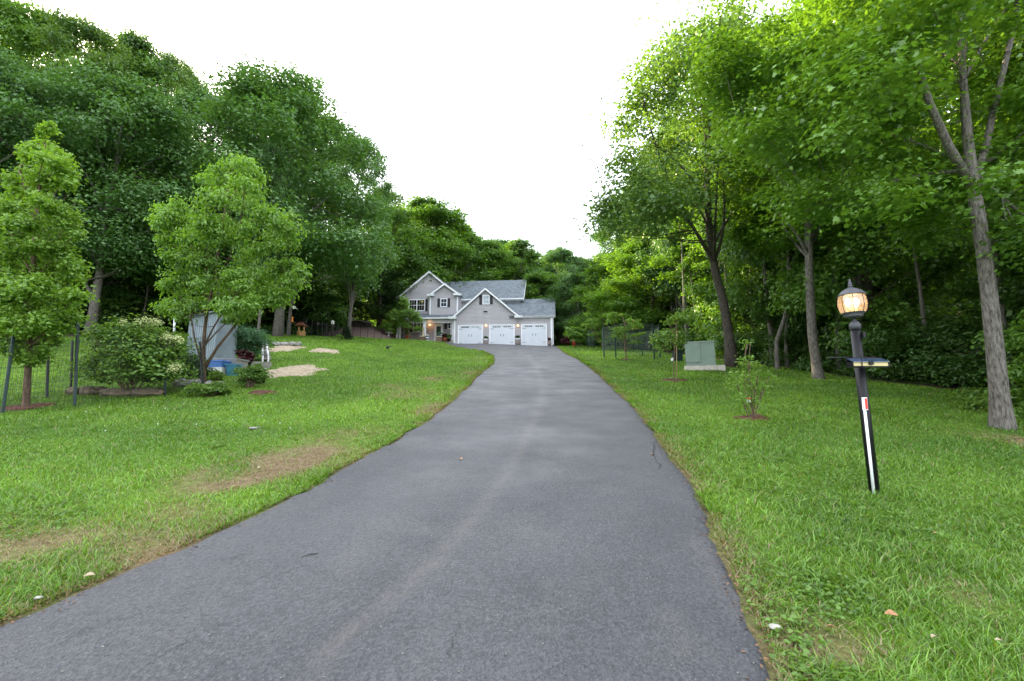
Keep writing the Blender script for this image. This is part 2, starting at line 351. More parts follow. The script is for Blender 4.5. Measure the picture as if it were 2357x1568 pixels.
# ------------------------------------------------------------------ driveway outline (by distance)
Lpx = [(0, 1440), (200, 1357), (350, 1287), (520, 1212), (640, 1158), (780, 1085), (900, 1017), (1000, 955), (1060, 905), (1100, 866), (1134, 838)]
Rpx = [(1790, 1568), (1740, 1420), (1690, 1300), (1650, 1235), (1600, 1130), (1560, 1060), (1500, 985), (1450, 930), (1410, 890), (1370, 857), (1335, 830)]
LE = np.array([(-30, -9), (-8, -5.6), (0, -3.9)] + [(p[1], p[0]) for p in (gh(*q) for q in Lpx)] + [(p[1], p[0]) for p in (gh(1138, 826), gh(1132, 817))] + [(38.5, -2.5), (42, -3.9), (46, -5.6), (49.5, -6.9), (53.2, -7.1)])
RE = np.array([(-30, -2.5), (-8, -.9), (0, .62)] + [(p[1], p[0]) for p in (gh(*q) for q in Rpx)] + [(34, 3.75), (42, 4.2), (53.2, 4.95)])
def dl(y): return np.interp(y, LE[:, 0], LE[:, 1])
def dr(y): return np.interp(y, RE[:, 0], RE[:, 1])
def wob(y, o): return .09 * (vn(y, 0 * np.asarray(y), .6, o) - .5) + .05 * (vn(y, 0 * np.asarray(y), .13, o + 1) - .5)

# patches (x,y,rx,ry,strength) of dry grass, found by ray on the ground
def patch(u, v, ru, rv, s): p = gh(u, v); q = gh(u + ru, v); r = gh(u, v - rv); return (p[0], p[1], abs(q[0] - p[0]), abs(r[1] - p[1]), s)
DRY = [patch(760, 1010, 70, 18, .8), patch(560, 1095, 110, 22, .75), patch(380, 1180, 90, 25, .6), patch(160, 1270, 130, 22, .8), patch(650, 1065, 90, 25, .9), (-2.9, 3.4, 1.3, .5, .55), patch(500, 1115, 80, 20, .8), patch(730, 1040, 90, 22, .55), patch(120, 1310, 170, 35, .75),
       patch(820, 1010, 60, 22, .5), patch(250, 1230, 150, 25, .45), patch(30, 1395, 60, 20, .9), patch(1000, 945, 35, 14, .9), patch(940, 905, 60, 10, .4),
       patch(1860, 1490, 120, 40, .9), patch(1900, 1430, 50, 20, .5), patch(2240, 1385, 50, 25, .8), patch(2310, 1010, 60, 14, .8), patch(2200, 1350, 70, 16, .4),
       patch(1000, 872, 25, 5, .7), patch(900, 890, 40, 6, .4), patch(1085, 860, 40, 8, .4)]
STRAW = [patch(665, 857, 72, 16, 1), patch(655, 803, 36, 9, 1), patch(748, 808, 45, 5, 1)]
def dryness(x, y):
    d = np.zeros_like(np.asarray(x, float))
    for px, py, rx, ry, s in DRY:
        q = ((x - px) / rx) ** 2 + ((y - py) / ry) ** 2; d = np.maximum(d, s * np.exp(-q * .9))
    d = d * (.1 + 1.3 * vn(x, y, .35, 5) + .5 * (vn(x, y, .11, 7) - .3)) 
    d = d * (.45 + .95 * sm(vn(x, y, .75, 17), .22, .5)); ed = np.minimum(np.abs(x - dl(y)), np.abs(x - dr(y))); d = np.maximum(d, .55 * np.exp(-ed / .12) * (vn(x, y, .6, 6) > .45))
    d = np.maximum(d, .5 * np.exp(-np.abs(x - dl(y)) / .7) * sm(vn(x, y, 1.6, 8), .45, .7) * sm(-x, 0, 2))
    return np.clip(d * 1.3, 0, 1)
def gcolor(x, y):
    a = vn(x, y, 2.6, 11); b = vn(x, y, .7, 12); c = vn(x, y, 7, 13)
    t = np.clip(.15 + .42 * a + .35 * b + .3 * (c - .3), 0, 1)[:, None]
    g = np.array((.036, .120, .014)) * (1 - t) + np.array((.165, .35, .030)) * t
    return g

# ------------------------------------------------------------------ the ground, one sheet
def axis_pts(lo, hi, a, b, st):
    mid = list(np.arange(a, b + 1e-6, st)); l = []; r = []; x = a; s = st
    while x > lo: s *= 1.25; x -= s; l.append(x)
    x = b; s = st
    while x < hi: s *= 1.25; x += s; r.append(x)
    return np.array(l[::-1] + mid + r)
gx = axis_pts(-500, 500, -20, 14, .2); gy = axis_pts(-400, 900, 0, 58, .2)
X, Y = np.meshgrid(gx, gy); xf, yf = X.ravel(), Y.ravel(); zf = h(xf, yf)
ind = (xf > dl(yf) + .12) & (xf < dr(yf) - .12) & (yf < 53.4); zf = np.where(ind, zf - .05, zf)
nx = len(gx); idx = np.arange(len(xf)).reshape(X.shape)
F = np.stack([idx[:-1, :-1].ravel(), idx[:-1, 1:].ravel(), idx[1:, 1:].ravel(), idx[1:, :-1].ravel()], 1)
me = arr_mesh('ground', np.stack([xf, yf, zf], 1), F)
gc = gcolor(xf, yf) * np.array((.75, .62, .8)); dd = dryness(xf, yf)[:, None]; ed_ = np.minimum(np.abs(xf - dl(yf)), np.abs(xf - dr(yf)))[:, None]; gc = gc * (1 - np.exp(-ed_ / .10)) + np.array((.075, .055, .035)) * np.exp(-ed_ / .10)
gc = gc * (1 - dd) + np.array((.17, .125, .075)) * dd
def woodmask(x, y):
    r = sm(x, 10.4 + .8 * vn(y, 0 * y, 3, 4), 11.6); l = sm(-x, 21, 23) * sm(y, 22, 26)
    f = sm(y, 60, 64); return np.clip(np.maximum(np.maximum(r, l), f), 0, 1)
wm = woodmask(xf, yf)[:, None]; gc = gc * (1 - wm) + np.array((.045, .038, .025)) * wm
bk = (sm(yf, 47.5, 49.5) * sm(-xf, 12, 13.5))[:, None]; gc = gc * (1 - bk) + np.array((.13, .095, .085)) * bk
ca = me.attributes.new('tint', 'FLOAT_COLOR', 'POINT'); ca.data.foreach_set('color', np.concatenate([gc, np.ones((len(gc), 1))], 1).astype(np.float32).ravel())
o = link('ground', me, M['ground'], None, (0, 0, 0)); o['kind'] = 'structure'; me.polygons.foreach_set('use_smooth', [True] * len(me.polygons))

# driveway strip
ys = np.concatenate([np.arange(-25, 1.8, .6), np.arange(1.8, 12, .05), np.arange(12, 53.3, .2)]); ncol = 60
T = np.linspace(0, 1, ncol); xl = dl(ys) + wob(ys, 3); xr = dr(ys) + wob(ys, 7)
XX = xl[:, None] * (1 - T) + xr[:, None] * T; YY = np.repeat(ys[:, None], ncol, 1)
ZZ = h(XX, YY) + .012 - .045 * ((T < .001) | (T > .999))[None, :]
idx = np.arange(XX.size).reshape(XX.shape); F = np.stack([idx[:-1, :-1].ravel(), idx[:-1, 1:].ravel(), idx[1:, 1:].ravel(), idx[1:, :-1].ravel()], 1)
me = arr_mesh('driveway', np.stack([XX.ravel(), YY.ravel(), ZZ.ravel()], 1), F)
def polydist(x, y, pts):
    d = np.full(x.shape, 1e9)
    for a, b in zip(pts[:-1], pts[1:]):
        a = np.array(a[:2]); b = np.array(b[:2]); ab = b - a; t = np.clip(((x - a[0]) * ab[0] + (y - a[1]) * ab[1]) / (ab @ ab), 0, 1)
        d = np.minimum(d, np.hypot(x - a[0] - t * ab[0], y - a[1] - t * ab[1]))
    return d
tr = [gh(*q) for q in [(720, 1560), (760, 1500), (900, 1385), (1010, 1290), (1100, 1180), (1170, 1090), (1215, 1000), (1245, 935), (1250, 890), (1235, 845), (1215, 818)]]
x_, y_ = XX.ravel(), YY.ravel(); dtr = polydist(x_, y_, tr)
st = .45 * np.exp(-(dtr / (.065 + .05 * sm(y_, 4, 15))) ** 2) + .35 * np.exp(-(polydist(x_, y_, [gh(*q) for q in [(1720, 1420), (1620, 1290), (1600, 1250)]]) / .05) ** 2)
st += .3 * np.exp(-(polydist(x_, y_, [gh(*q) for q in [(1540, 1420), (1570, 1500)]]) / .06) ** 2)
ca = me.attributes.new('stain', 'FLOAT_COLOR', 'POINT')
ca.data.foreach_set('color', np.stack([np.clip(st, 0, 1), 0 * st, 0 * st, 0 * st + 1], 1).astype(np.float32).ravel())
o = link('driveway', me, M['asphalt'], None, (0, 0, 0)); o['kind'] = 'structure'; me.polygons.foreach_set('use_smooth', [True] * len(me.polygons))

# ------------------------------------------------------------------ foliage
LEAF4 = np.array([(0, 0, 0), (.5, .42, .10), (0, 1, -.06), (-.5, .42, .10)]); LF4 = [(0, 1, 2, 3)]
LEAF6 = np.array([(0, 0, 0), (.42, .28, .12), (.40, .62, .10), (0, 1, -.12), (-.40, .62, .10), (-.42, .28, .12)]); LF6 = [(0, 1, 2, 3), (0, 3, 4, 5)]
_a = [(0, 0), (.18, .12), (.5, .05), (.36, .32), (.62, .62), (.26, .56), (0, 1.05), (-.26, .56), (-.62, .62), (-.36, .32), (-.5, .05), (-.18, .12)]
LEAFM = np.array([(x, y, .12 * abs(x) - .1 * y * y) for x, y in _a]); LFM = [tuple(range(12))]
NEED = np.array([(-.5, 0, 0), (.5, 0, 0), (.15, 1, -.05), (-.15, 1, -.05)])
def leaves(name, C, N, size, shape=LEAF4, faces=LF4, aspect=.6, droop=.25, seed=0):
    """C leaf base points, N facing vectors"""
    g = np.random.RandomState(seed); n = len(C); N = N / (np.linalg.norm(N, axis=1, keepdims=True) + 1e-9)
    D = g.normal(size=(n, 3)); D[:, 2] = D[:, 2] * .5 - droop * 1.5; D -= N * (D * N).sum(1, keepdims=True) * .85; D /= (np.linalg.norm(D, axis=1, keepdims=True) + 1e-9)
    S = np.cross(D, N); S /= (np.linalg.norm(S, axis=1, keepdims=True) + 1e-9); U = np.cross(S, D)
    s = size * (.65 + .7 * g.rand(n))[:, None, None]
    V = C[:, None] + s * (shape[None, :, 0:1] * aspect * S[:, None] + shape[None, :, 1:2] * D[:, None] + shape[None, :, 2:3] * U[:, None])
    k = len(shape); Fq = (np.arange(n)[:, None, None] * k + np.array(faces)[None]).reshape(-1, len(faces[0]))
    return arr_mesh(name, V.reshape(-1, 3), Fq)
def lobe_leaves(lobes, ncl, nlf, seed, flat=.7, spread=.28, up=.9, csp=.14):
    """lobes: (n,4) centre+radius -> leaf points and facing vectors; leaves gather on twig tips near each lobe's skin"""
    g = np.random.RandomState(seed); n = len(lobes); C = []; N = []
    tot = lobes[:, 3] ** 2; cnt = np.maximum(3, (ncl * n * tot / tot.sum()).astype(int))
    for (x, y, z, r), c in zip(lobes, cnt):
        d = g.normal(size=(c, 3)); d /= np.linalg.norm(d, axis=1, keepdims=True); d[:, 2] = np.where(d[:, 2] < -.2, -d[:, 2] * .6, d[:, 2])
        rad = (r * (1 - spread * 2 * g.rand(c) ** 1.6) * np.where(g.rand(c) < .3, 1.5, 1))[:, None]; P0 = np.array((x, y, z)) + d * rad * (1, 1, flat)
        L = P0[:, None] + g.normal(size=(c, nlf, 3)) * r * csp * 1.6 * (1, 1, .75)
        nn = d[:, None] * .7 + np.array((0, 0, up)) + g.normal(size=(c, nlf, 3)) * .45
        C.append(L.reshape(-1, 3)); N.append(nn.reshape(-1, 3))
    return np.concatenate(C), np.concatenate(N)
def limb_path(a, b, g, k=5, sag=.12):
    a = np.array(a, float); b = np.array(b, float); L = np.linalg.norm(b - a); t = np.linspace(0, 1, k)[:, None]
    off = g.normal(size=3) * L * .06; p = a + (b - a) * t + np.sin(t * math.pi) * (off + np.array((0, 0, -sag * L)))
    return p
def skeleton(mb, trunk, rad, lobes, g, nmaj=7, seg=7, start=.35, thin=1.0, twigs=True):
    """trunk polyline + radii; majors run to some lobes, the other lobes hang on the nearest limb"""
    mb.tube(trunk, rad, seg + 3)
    trunk = np.array(trunk, float); i0 = int(len(trunk) * start); nodes = []
    cum = np.linspace(0, 1, len(trunk))
    order = g.permutation(len(lobes)); maj = order[:nmaj]; rest = order[nmaj:]
    tt = np.linspace(start, 1, 14)
    TP = np.stack([np.interp(tt, cum, trunk[:, k]) for k in range(3)], 1); TR = np.interp(tt, cum, rad)
    for j in maj:
        c = lobes[j, :3]; d = np.hypot(*(TP[:, :2] - c[:2]).T); want = c[2] - d * 1.1 - .3
        k = int(np.argmin(np.abs(TP[:, 2] - want) + .15 * d)); a = TP[k]; r0 = TR[k] * .62
        p = limb_path(a, c, g, 7, -.05); rr = np.linspace(r0 * .8, max(.012, r0 * .22), 7); mb.tube(p, rr, seg, cap=False)
        nodes += [(p[i], rr[i]) for i in range(1, 7)]
    nodes += [(TP[i], TR[i] * .5) for i in range(3, 14)]
    NP = np.array([q[0] for q in nodes]); NR = np.array([q[1] for q in nodes])
    for j in rest:
        c = lobes[j, :3]; d = np.linalg.norm(NP - c, axis=1) + 1.2 * np.clip(NP[:, 2] - c[2] + .1, 0, None); k = int(np.argmin(d))
        p = limb_path(NP[k], c, g, 4, .06); r0 = NR[k] * .55 * thin; mb.tube(p, [r0, r0 * .7, r0 * .45, .008], 5, cap=False)
def make_tree(name, H, R, base, seed, leaf, bark, nl=46, ncl=34, nlf=15, lsize=.15, prof=None, lean=0., flat=.7, lr=.27, nmaj=8, r0=None, up=.9, spread=.28):
    """a generic tree prototype, local coordinates, root not linked to a place yet"""
    g = np.random.RandomState(seed); prof = prof or (lambda t: math.sqrt(max(0, 1 - (2 * t - .85) ** 2 / 1.35)))
    lobes = []
    while len(lobes) < nl:
        t = g.rand() ** .8; rr = prof(t) * R; q = math.sqrt(g.rand() * .85 + .15); a = g.rand() * 6.283
        r = R * lr * (.7 + .6 * g.rand()) * (1 - .35 * t)
        x, y = (rr - r * .7) * q * math.cos(a), (rr - r * .7) * q * math.sin(a); z = base + (H - base - r * flat) * t
        lobes.append((x + lean * z, y, z, r))
    for i in range(7): a = i * .9 + seed; d = R * (.12 + .05 * i); lobes.append((lean * H + d * math.cos(a), d * math.sin(a), H - R * lr * .6 - .22 * d - .03 * H * g.rand(), R * lr * .75))
    lobes = np.array(lobes)
    r0 = r0 or H * .0145; k = 9; zt = np.linspace(0, .9 * H, k); wx = np.cumsum(g.normal(size=k)) * H * .007; wy = np.cumsum(g.normal(size=k)) * H * .007
    trunk = [(lean * z + a - wx[0], b - wy[0], z - .3 * (i == 0)) for i, (z, a, b) in enumerate(zip(zt, wx, wy))]; rad = r0 * (1 - np.linspace(0, 1, k) ** 1.1 * .88); rad[0] *= 1.35
    mb = MB(); skeleton(mb, trunk, rad, lobes, g, nmaj, start=max(.15, base / H * .6))
    C, N = lobe_leaves(lobes, ncl, nlf, seed + 1, flat, spread, up)
    root = bpy.data.objects.new(name, None); WORIG[root] = np.zeros(3)
    tr = mb.build('trunk', bark, root); 
    cr = link('crown', leaves('crown', C, N, lsize, seed=seed + 2), leaf, root)
    root['H'] = H; root['R'] = R; return root, (tr, cr)
PROTO = {}
def place(kind, name, loc, Hs, Rs, label, cat='tree', group=None, rot=None):
    root, ch = PROTO[kind]; H, R = root['H'], root['R']
    r = bpy.data.objects.new(name, None); col.objects.link(r); r.location = [float(a) for a in loc]
    r.rotation_euler = (0, 0, rot if rot is not None else random.uniform(0, 6.28)); r.scale = (Rs / R, Rs / R, Hs / H)
    for c in ch: q = c.copy(); col.objects.link(q); q.parent = r
    return tag(r, label, cat, group)
PROTO['oak'] = make_tree('oak_tree', 16, 6, 3.4, 11, M['oak'], M['bark'], nl=95, ncl=36, nlf=16, lsize=.19, flat=.8, lr=.25, up=.6, spread=.38)
PROTO['oak2'] = make_tree('oak_tree', 16, 5.5, 4, 23, M['oak'], M['bark'], nl=85, ncl=36, nlf=16, lsize=.19, flat=.8, lr=.25, up=.6, spread=.38)
PROTO['forest'] = make_tree('forest_tree', 18, 5, 1.5, 31, M['forest'], M['barkdark'], nl=100, ncl=32, nlf=15, lsize=.22, flat=.85, lr=.27, up=.6, spread=.38)
PROTO['forest2'] = make_tree('forest_tree', 18, 5, 1.0, 47, M['forest'], M['barkdark'], nl=110, ncl=30, nlf=15, lsize=.22, lr=.25, flat=.85, up=.6, spread=.38)
PROTO['tall'] = make_tree('forest_tree', 20, 4.5, 7, 53, M['ash'], M['bark'], nl=70, ncl=34, nlf=14, lsize=.19, flat=.8, up=.6, spread=.38)
PROTO['under'] = make_tree('understory_tree', 7, 3, .8, 61, M['under'], M['barkdark'], nl=34, ncl=36, nlf=13, lsize=.13, lr=.28, flat=.45, up=1.3)
def make_pine(name, H, R, seed, leaf, tiers=26, lsz=.22):
    g = np.random.RandomState(seed); mb = MB(); mb.tube([(0, 0, -.3), (0, 0, H * .5), (0, 0, H)], [H * .016, H * .01, .02], 8); C = []; N = []
    for i in range(tiers):
        t = (i + .5) / tiers; z = H * (.10 + .89 * t); L = R * (1 - t) ** .8 * (1 if t > .1 else .8) + .15
        for k in range(7):
            a = g.rand() * 6.28; l = L * (.7 + .4 * g.rand()); d = np.array((math.cos(a), math.sin(a), 0)); e = np.array((0, 0, z)) + d * l + (0, 0, -.16 * l)
            mb.tube([(0, 0, z), np.array((0, 0, z)) + d * l * .5 + (0, 0, -.02 * l), e], [.03, .02, .006], 4, cap=False)
            m = int(60 * l / R) + 10; s = g.rand(m) ** .7; p = np.array((0, 0, z))[None] + (e - (0, 0, z))[None] * s[:, None]
            side = np.cross(d, (0, 0, 1)); p = p + side * (g.normal(size=(m, 1)) * .17 * l * (1.15 - s[:, None])) + g.normal(size=(m, 3)) * .05
            C.append(p); N.append(np.tile((0, 0, 1.), (m, 1)) + g.normal(size=(m, 3)) * .35)
    root = bpy.data.objects.new(name, None); WORIG[root] = np.zeros(3)
    tr = mb.build('trunk', M['barkdark'], root); cr = link('crown', leaves('crown', np.concatenate(C), np.concatenate(N), lsz, aspect=.5, seed=seed), leaf, root)
    root['H'] = H; root['R'] = R; return root, (tr, cr)
PROTO['pine'] = make_pine('conifer_tree', 12, 3, 71, M['pine'])
PROTO['spruce'] = make_pine('conifer_tree', 2, .7, 72, M['pine'], tiers=16, lsz=.09)
for root, ch in PROTO.values():
    for c in ch: col.objects.unlink(c)

def tree_at(kind, name, u, t, vtop, wpx, label, group=None, vbase=None):
    """trunk stands under column u at camera depth t; its top reaches row vtop, its crown is wpx wide in the photograph's scale"""
    a, b, c = ray(u, 560); y = b * t; x = a * t; z0 = h1(x, y) - .1
    vtop -= {G_L: 25, G_L2: 60}.get(group, 8); ztop = P(u, vtop, t)[2]; return place(kind, name, (x, y, z0), max(2.5, ztop - z0), wpx * (1.55 if group == G_B else 1.15) / FPX * t / 2, label, 'tree', group)
G_L = 'oaks along the left edge of the lawn'; G_L2 = 'tall trees on the hillside behind the left oaks'
G_B = 'trees on the skyline behind the house'
T_ = [('oak', 'oak_tree', 235, 28, 175, 430, 'oak with straight grey trunk standing behind the fenced garden, left of the hydrangea', G_L),
 ('oak2', 'oak_tree', 20, 30, 150, 380, 'dark oak behind the young pear tree at the left border of the picture', G_L),
 ('oak', 'oak_tree', -160, 24, 60, 400, 'oak partly cut by the left border, standing behind the fenced corner', G_L),
 ('oak', 'oak_tree', 655, 34, 178, 450, 'broad domed oak with thick grey trunk beside the toy wishing well', G_L),
 ('oak2', 'oak_tree', 610, 31, 330, 130, 'slim oak trunk standing left of the thick grey trunk near the far straw patch', G_L),
 ('oak2', 'oak_tree', 678, 36, 260, 160, 'darker slim oak trunk standing directly right of the thick grey trunk', G_L),
 ('oak2', 'oak_tree', 470, 37, 205, 300, 'oak between the domed oak and the straight grey trunk, behind the young cherry', G_L),
 ('oak2', 'oak_tree', 812, 44, 315, 190, 'oak at the right foot of the domed oak, above the black fence posts', G_L),
 ('forest', 'hillside_tree', 15, 45, 5, 260, 'topmost tree on the hillside at the upper left corner', G_L2),
 ('tall', 'hillside_tree', 140, 44, 40, 250, 'hillside tree second from the upper left corner, crown against the sky', G_L2),
 ('forest2', 'hillside_tree', 262, 47, 85, 240, 'hillside tree with sunlit gaps below its crown, left of the skyline step', G_L2),
 ('tall', 'hillside_tree', 350, 50, 128, 180, 'hillside tree on the skyline step above the domed oak', G_L2),
 ('forest', 'hillside_tree', 405, 53, 170, 120, 'smallest skyline tree just left of the domed oak crown', G_L2),
 ('forest2', 'hillside_tree', -120, 44, -40, 300, 'hillside tree beyond the left border', G_L2),
 ('forest', 'hillside_tree', 560, 50, 230, 280, 'tree behind the domed oak, left side', G_L2),
 ('forest2', 'hillside_tree', 725, 52, 300, 240, 'tree behind the domed oak, right side', G_L2)]
G_B = 'trees on the skyline behind the house'
T_ += [('forest', 'skyline_tree', 880, 60, 435, 130, 'tree filling the gap between the left oaks and the tall tree behind the gable', G_B),
 ('forest2', 'skyline_tree', 985, 70, 466, 200, 'tallest rounded tree behind the house, above the left gable', G_B),
 ('forest', 'skyline_tree', 925, 66, 482, 150, 'tree at the left shoulder of the tallest tree behind the gable', G_B),
 ('forest2', 'skyline_tree', 1055, 74, 518, 130, 'tree at the right shoulder of the tallest tree behind the gable', G_B),
 ('forest', 'skyline_tree', 1120, 72, 558, 120, 'bright rounded tree behind the middle of the main roof', G_B),
 ('forest2', 'skyline_tree', 1195, 76, 560, 110, 'skyline tree above the right end of the main roof', G_B),
 ('oak2', 'skyline_tree', 1285, 70, 576, 105, 'dark rounded skyline tree above the third garage bay', G_B),
 ('forest', 'skyline_tree', 1345, 72, 600, 95, 'low skyline tree right of the dark rounded one', G_B),
 ('forest2', 'skyline_tree', 1405, 66, 592, 110, 'low skyline tree left of the leaning roadside tree', G_B),
 ('pine', 'conifer_tree', 1018, 86, 548, 60, 'thin conifer spire poking above the skyline behind the house', None),
 ('forest', 'skyline_tree', 1240, 64, 640, 110, 'pale green tree rising beside the right end of the main roof', G_B),
 ('oak', 'skyline_tree', 1330, 60, 640, 110, 'dark tree standing right of the garage end wall', G_B),
 ('forest2', 'skyline_tree', 1415, 52, 600, 140, 'broad tree behind the fenced saplings, left one', G_B),
 ('forest', 'skyline_tree', 1480, 42, 560, 170, 'broad tree behind the fenced saplings, right one', G_B),
 ('pine', 'conifer_tree', 880, 57, 560, 150, 'dark conifer left of the porch behind the mulch bank', None),
 ('pine', 'conifer_tree', 800, 58, 600, 140, 'dark conifer above the black fence posts', None),
 ('pine', 'conifer_tree', 735, 50, 620, 120, 'dark conifer right of the thick grey oak trunk', None),
 ('under', 'understory_tree', 765, 44, 690, 90, 'low leafy tree standing behind the black fence posts', None)]
for a in T_: tree_at(*a)
# second rank behind the house, and the deep wood
g = np.random.RandomState(5)
for u in range(800, 1600, 38):
    tree_at(('forest', 'forest2', 'oak2')[u % 3], 'skyline_tree', u + g.randint(-15, 15), 84 + g.randint(0, 8), (540 if u < 1150 else 600) + g.randint(0, 25), 170, 'tree in the far rank of the wood behind the house', 'far rank of the wood behind the house')
for i in range(34):
    x = -22 - 26 * g.rand(); y = 26 + 34 * g.rand()
    place(('forest', 'oak2', 'forest2')[i % 3], 'wood_tree', (x, y, h1(x, y) - .2), 12 + 4 * g.rand(), 3.5 + 1.5 * g.rand(), 'tree in the dark depth of the left wood', 'tree', 'depth of the left wood')
for i in range(46):
    x = 12.5 + 26 * g.rand() ** 1.2; y = 4 + 52 * g.rand()
    place(('forest', 'tall', 'forest2', 'oak2')[i % 4], 'wood_tree', (x, y, h1(x, y) - .2), 14 + 6 * g.rand(), 3.2 + 1.6 * g.rand(), 'tree in the dark depth of the right wood', 'tree', 'depth of the right wood')
for i in range(34):
    y = 5 + 45 * g.rand(); x = 12.2 + 8 * g.rand()
    place('under', 'understory_tree', (x, y, h1(x, y) - .2), 3.5 + 3 * g.rand(), 1.8 + g.rand(), 'low leafy tree under the canopy of the right wood', 'tree', 'understory of the right wood')
for i in range(26):
    x = -23 - 14 * g.rand(); y = 27 + 26 * g.rand()
    place('under', 'understory_tree', (x, y, h1(x, y) - .2), 3 + 3 * g.rand(), 1.8 + g.rand(), 'low leafy tree under the canopy of the left wood', 'tree', 'understory of the left wood')

PROTO['slim'] = make_tree('slim_tree', 14, 2.2, 5.5, 83, M['forest'], M['bark'], nl=34, ncl=26, nlf=12, lsize=.15, flat=.6, r0=.10, nmaj=5)
for c in PROTO['slim'][1]: col.objects.unlink(c)
for i in range(26):
    y = 6 + 40 * g.rand(); x = 11.6 + 4.5 * g.rand()
    place('slim', 'slim_tree', (x, y, h1(x, y) - .1), 9 + 6 * g.rand(), 1.6 + 1.2 * g.rand(), 'slender pole like tree inside the shadowed edge of the right wood', 'tree', 'slender trees along the edge of the right wood')
# trees drawn after their own outline
def inpoly(x, y, poly):
    c = False; n = len(poly); j = n - 1
    for i in range(n):
        xi, yi = poly[i]; xj, yj = poly[j]
        if (yi > y) != (yj > y) and x < (xj - xi) * (y - yi) / (yj - yi) + xi: c = not c
        j = i
    return c
def own_tree(name, label, base, trunkpx, rads, crown, t0, dep, nl, lr, leaf, bark, ncl, nlf, lsize, seed, shape=LEAF6, faces=LF6, flat=.6, nmaj=8, start=.3, aspect=.6, droop=.25, up=.9, extra=None, csp=.10, spread=.28, limbs=None, parts=True, thin=1.0, cat='tree', shoots=0, sr=.12, clear=None):
    """crown: outline polygon; lobes fill a volume as deep as it is wide around camera depth t0"""
    g = np.random.RandomState(seed); us = [p[0] for p in crown]; vs = [p[1] for p in crown]; lobes = []
    while len(lobes) < nl:
        u = g.uniform(min(us), max(us)); v = g.uniform(min(vs), max(vs))
        if not inpoly(u, v, crown): continue
        row = [q for q in np.linspace(min(us), max(us), 40) if inpoly(q, v, crown)]
        c = (row[0] + row[-1]) / 2; hw = max(8, (row[-1] - row[0]) / 2); k = math.sqrt(max(.05, 1 - min(1, abs(u - c) / hw) ** 2))
        t = t0 + g.uniform(-1, 1) * dep * k
        if clear and clear[0] < u < clear[1] and clear[2] < v < clear[3] and t < clear[4] and g.rand() < .5: continue
        lobes.append((*P(u, v, t), lr * (.65 + .7 * g.rand())))
    for i in range(shoots):
        j = g.randint(len(crown)); s = g.rand(); a_, b_ = crown[j], crown[(j + 1) % len(crown)]; u = a_[0] + (b_[0] - a_[0]) * s; v = a_[1] + (b_[1] - a_[1]) * s
        lobes.append((*P(u + 6 * g.normal(), v - 8 + 6 * g.normal(), t0 + .5 * dep * g.uniform(-1, 1)), sr * (.6 + .8 * g.rand())))
    lobes = np.array(lobes + [tuple(q) for q in (extra or [])]); root = thing(name, base, label, cat)
    trunk = [np.array(base) - (0, 0, .3)] + [P(u, v, t) for u, v, t in trunkpx]
    k = 12; cum = np.linspace(0, 1, len(trunk)); tt = np.linspace(0, 1, k); trunk = np.array(trunk)
    tp = np.stack([np.interp(tt, cum, trunk[:, i]) for i in range(3)], 1); rr = np.interp(tt, np.linspace(0, 1, len(rads)), rads)
    e1 = tp[0] + (tp[1] - tp[0]) * .35; e2 = tp[0] + (tp[1] - tp[0]) * .65; tp = np.array([tp[0], e1, e2] + list(tp[1:])); rr = np.array([rr[0] * 1.7, rr[0] * 1.3, rr[0] * 1.06] + list(rr[1:]))
    mb = MB(); skeleton(mb, tp, rr, lobes, g, nmaj, start=start, thin=thin)
    for lp, lrad in (limbs or []): mb.tube([P(*q) for q in lp], lrad, 9)
    mb.build('trunk', bark, root)
    C, N = lobe_leaves(lobes, ncl, nlf, seed + 1, flat, spread, up, csp)
    link('crown', leaves('crown', C - WORIG[root], N, lsize, shape, faces, aspect, droop, seed + 2), leaf, root); return root
# near maple on the right
b = gh(2305, 985)
t7 = b[1] / ray(2305, 985)[1]
own_tree('maple_tree', 'large maple with pale grey trunk and bright green canopy overhanging behind the lamp post', b,
  [(2290, 800, t7), (2268, 600, t7 + .1), (2240, 430, t7 + .2), (2225, 300, t7 + .3), (2215, 150, t7 + .4), (2200, -60, t7 + .5)], [.135, .112, .100, .088, .068, .045, .03],
  [(1690, -330), (1650, 0), (1640, 110), (1700, 260), (1760, 360), (1830, 440), (1920, 560), (2040, 500), (2120, 600), (2200, 500), (2340, 560), (2560, 620), (2600, 100), (2500, -330), (2100, -500)],
  9.8, 3.4, 230, .62, M['maple'], M['bark'], 52, 14, .074, 101, LEAFM, LFM, flat=.38, nmaj=11, start=.62, aspect=1.0, up=1.0, csp=.20, spread=.5, thin=.6, clear=(2120, 2330, 40, 620, t7 + .4),
  limbs=[([(2238, 430, t7 + .2), (2185, 340, t7 + .1), (2140, 240, t7), (2112, 150, t7), (2080, 40, t7), (2050, -80, t7)], [.075, .062, .052, .045, .035, .02]),
         ([(2236, 440, t7 + .2), (2270, 330, t7 + .4), (2300, 200, t7 + .6), (2335, 60, t7 + .8), (2350, -60, t7 + 1)], [.065, .055, .045, .04, .03])])
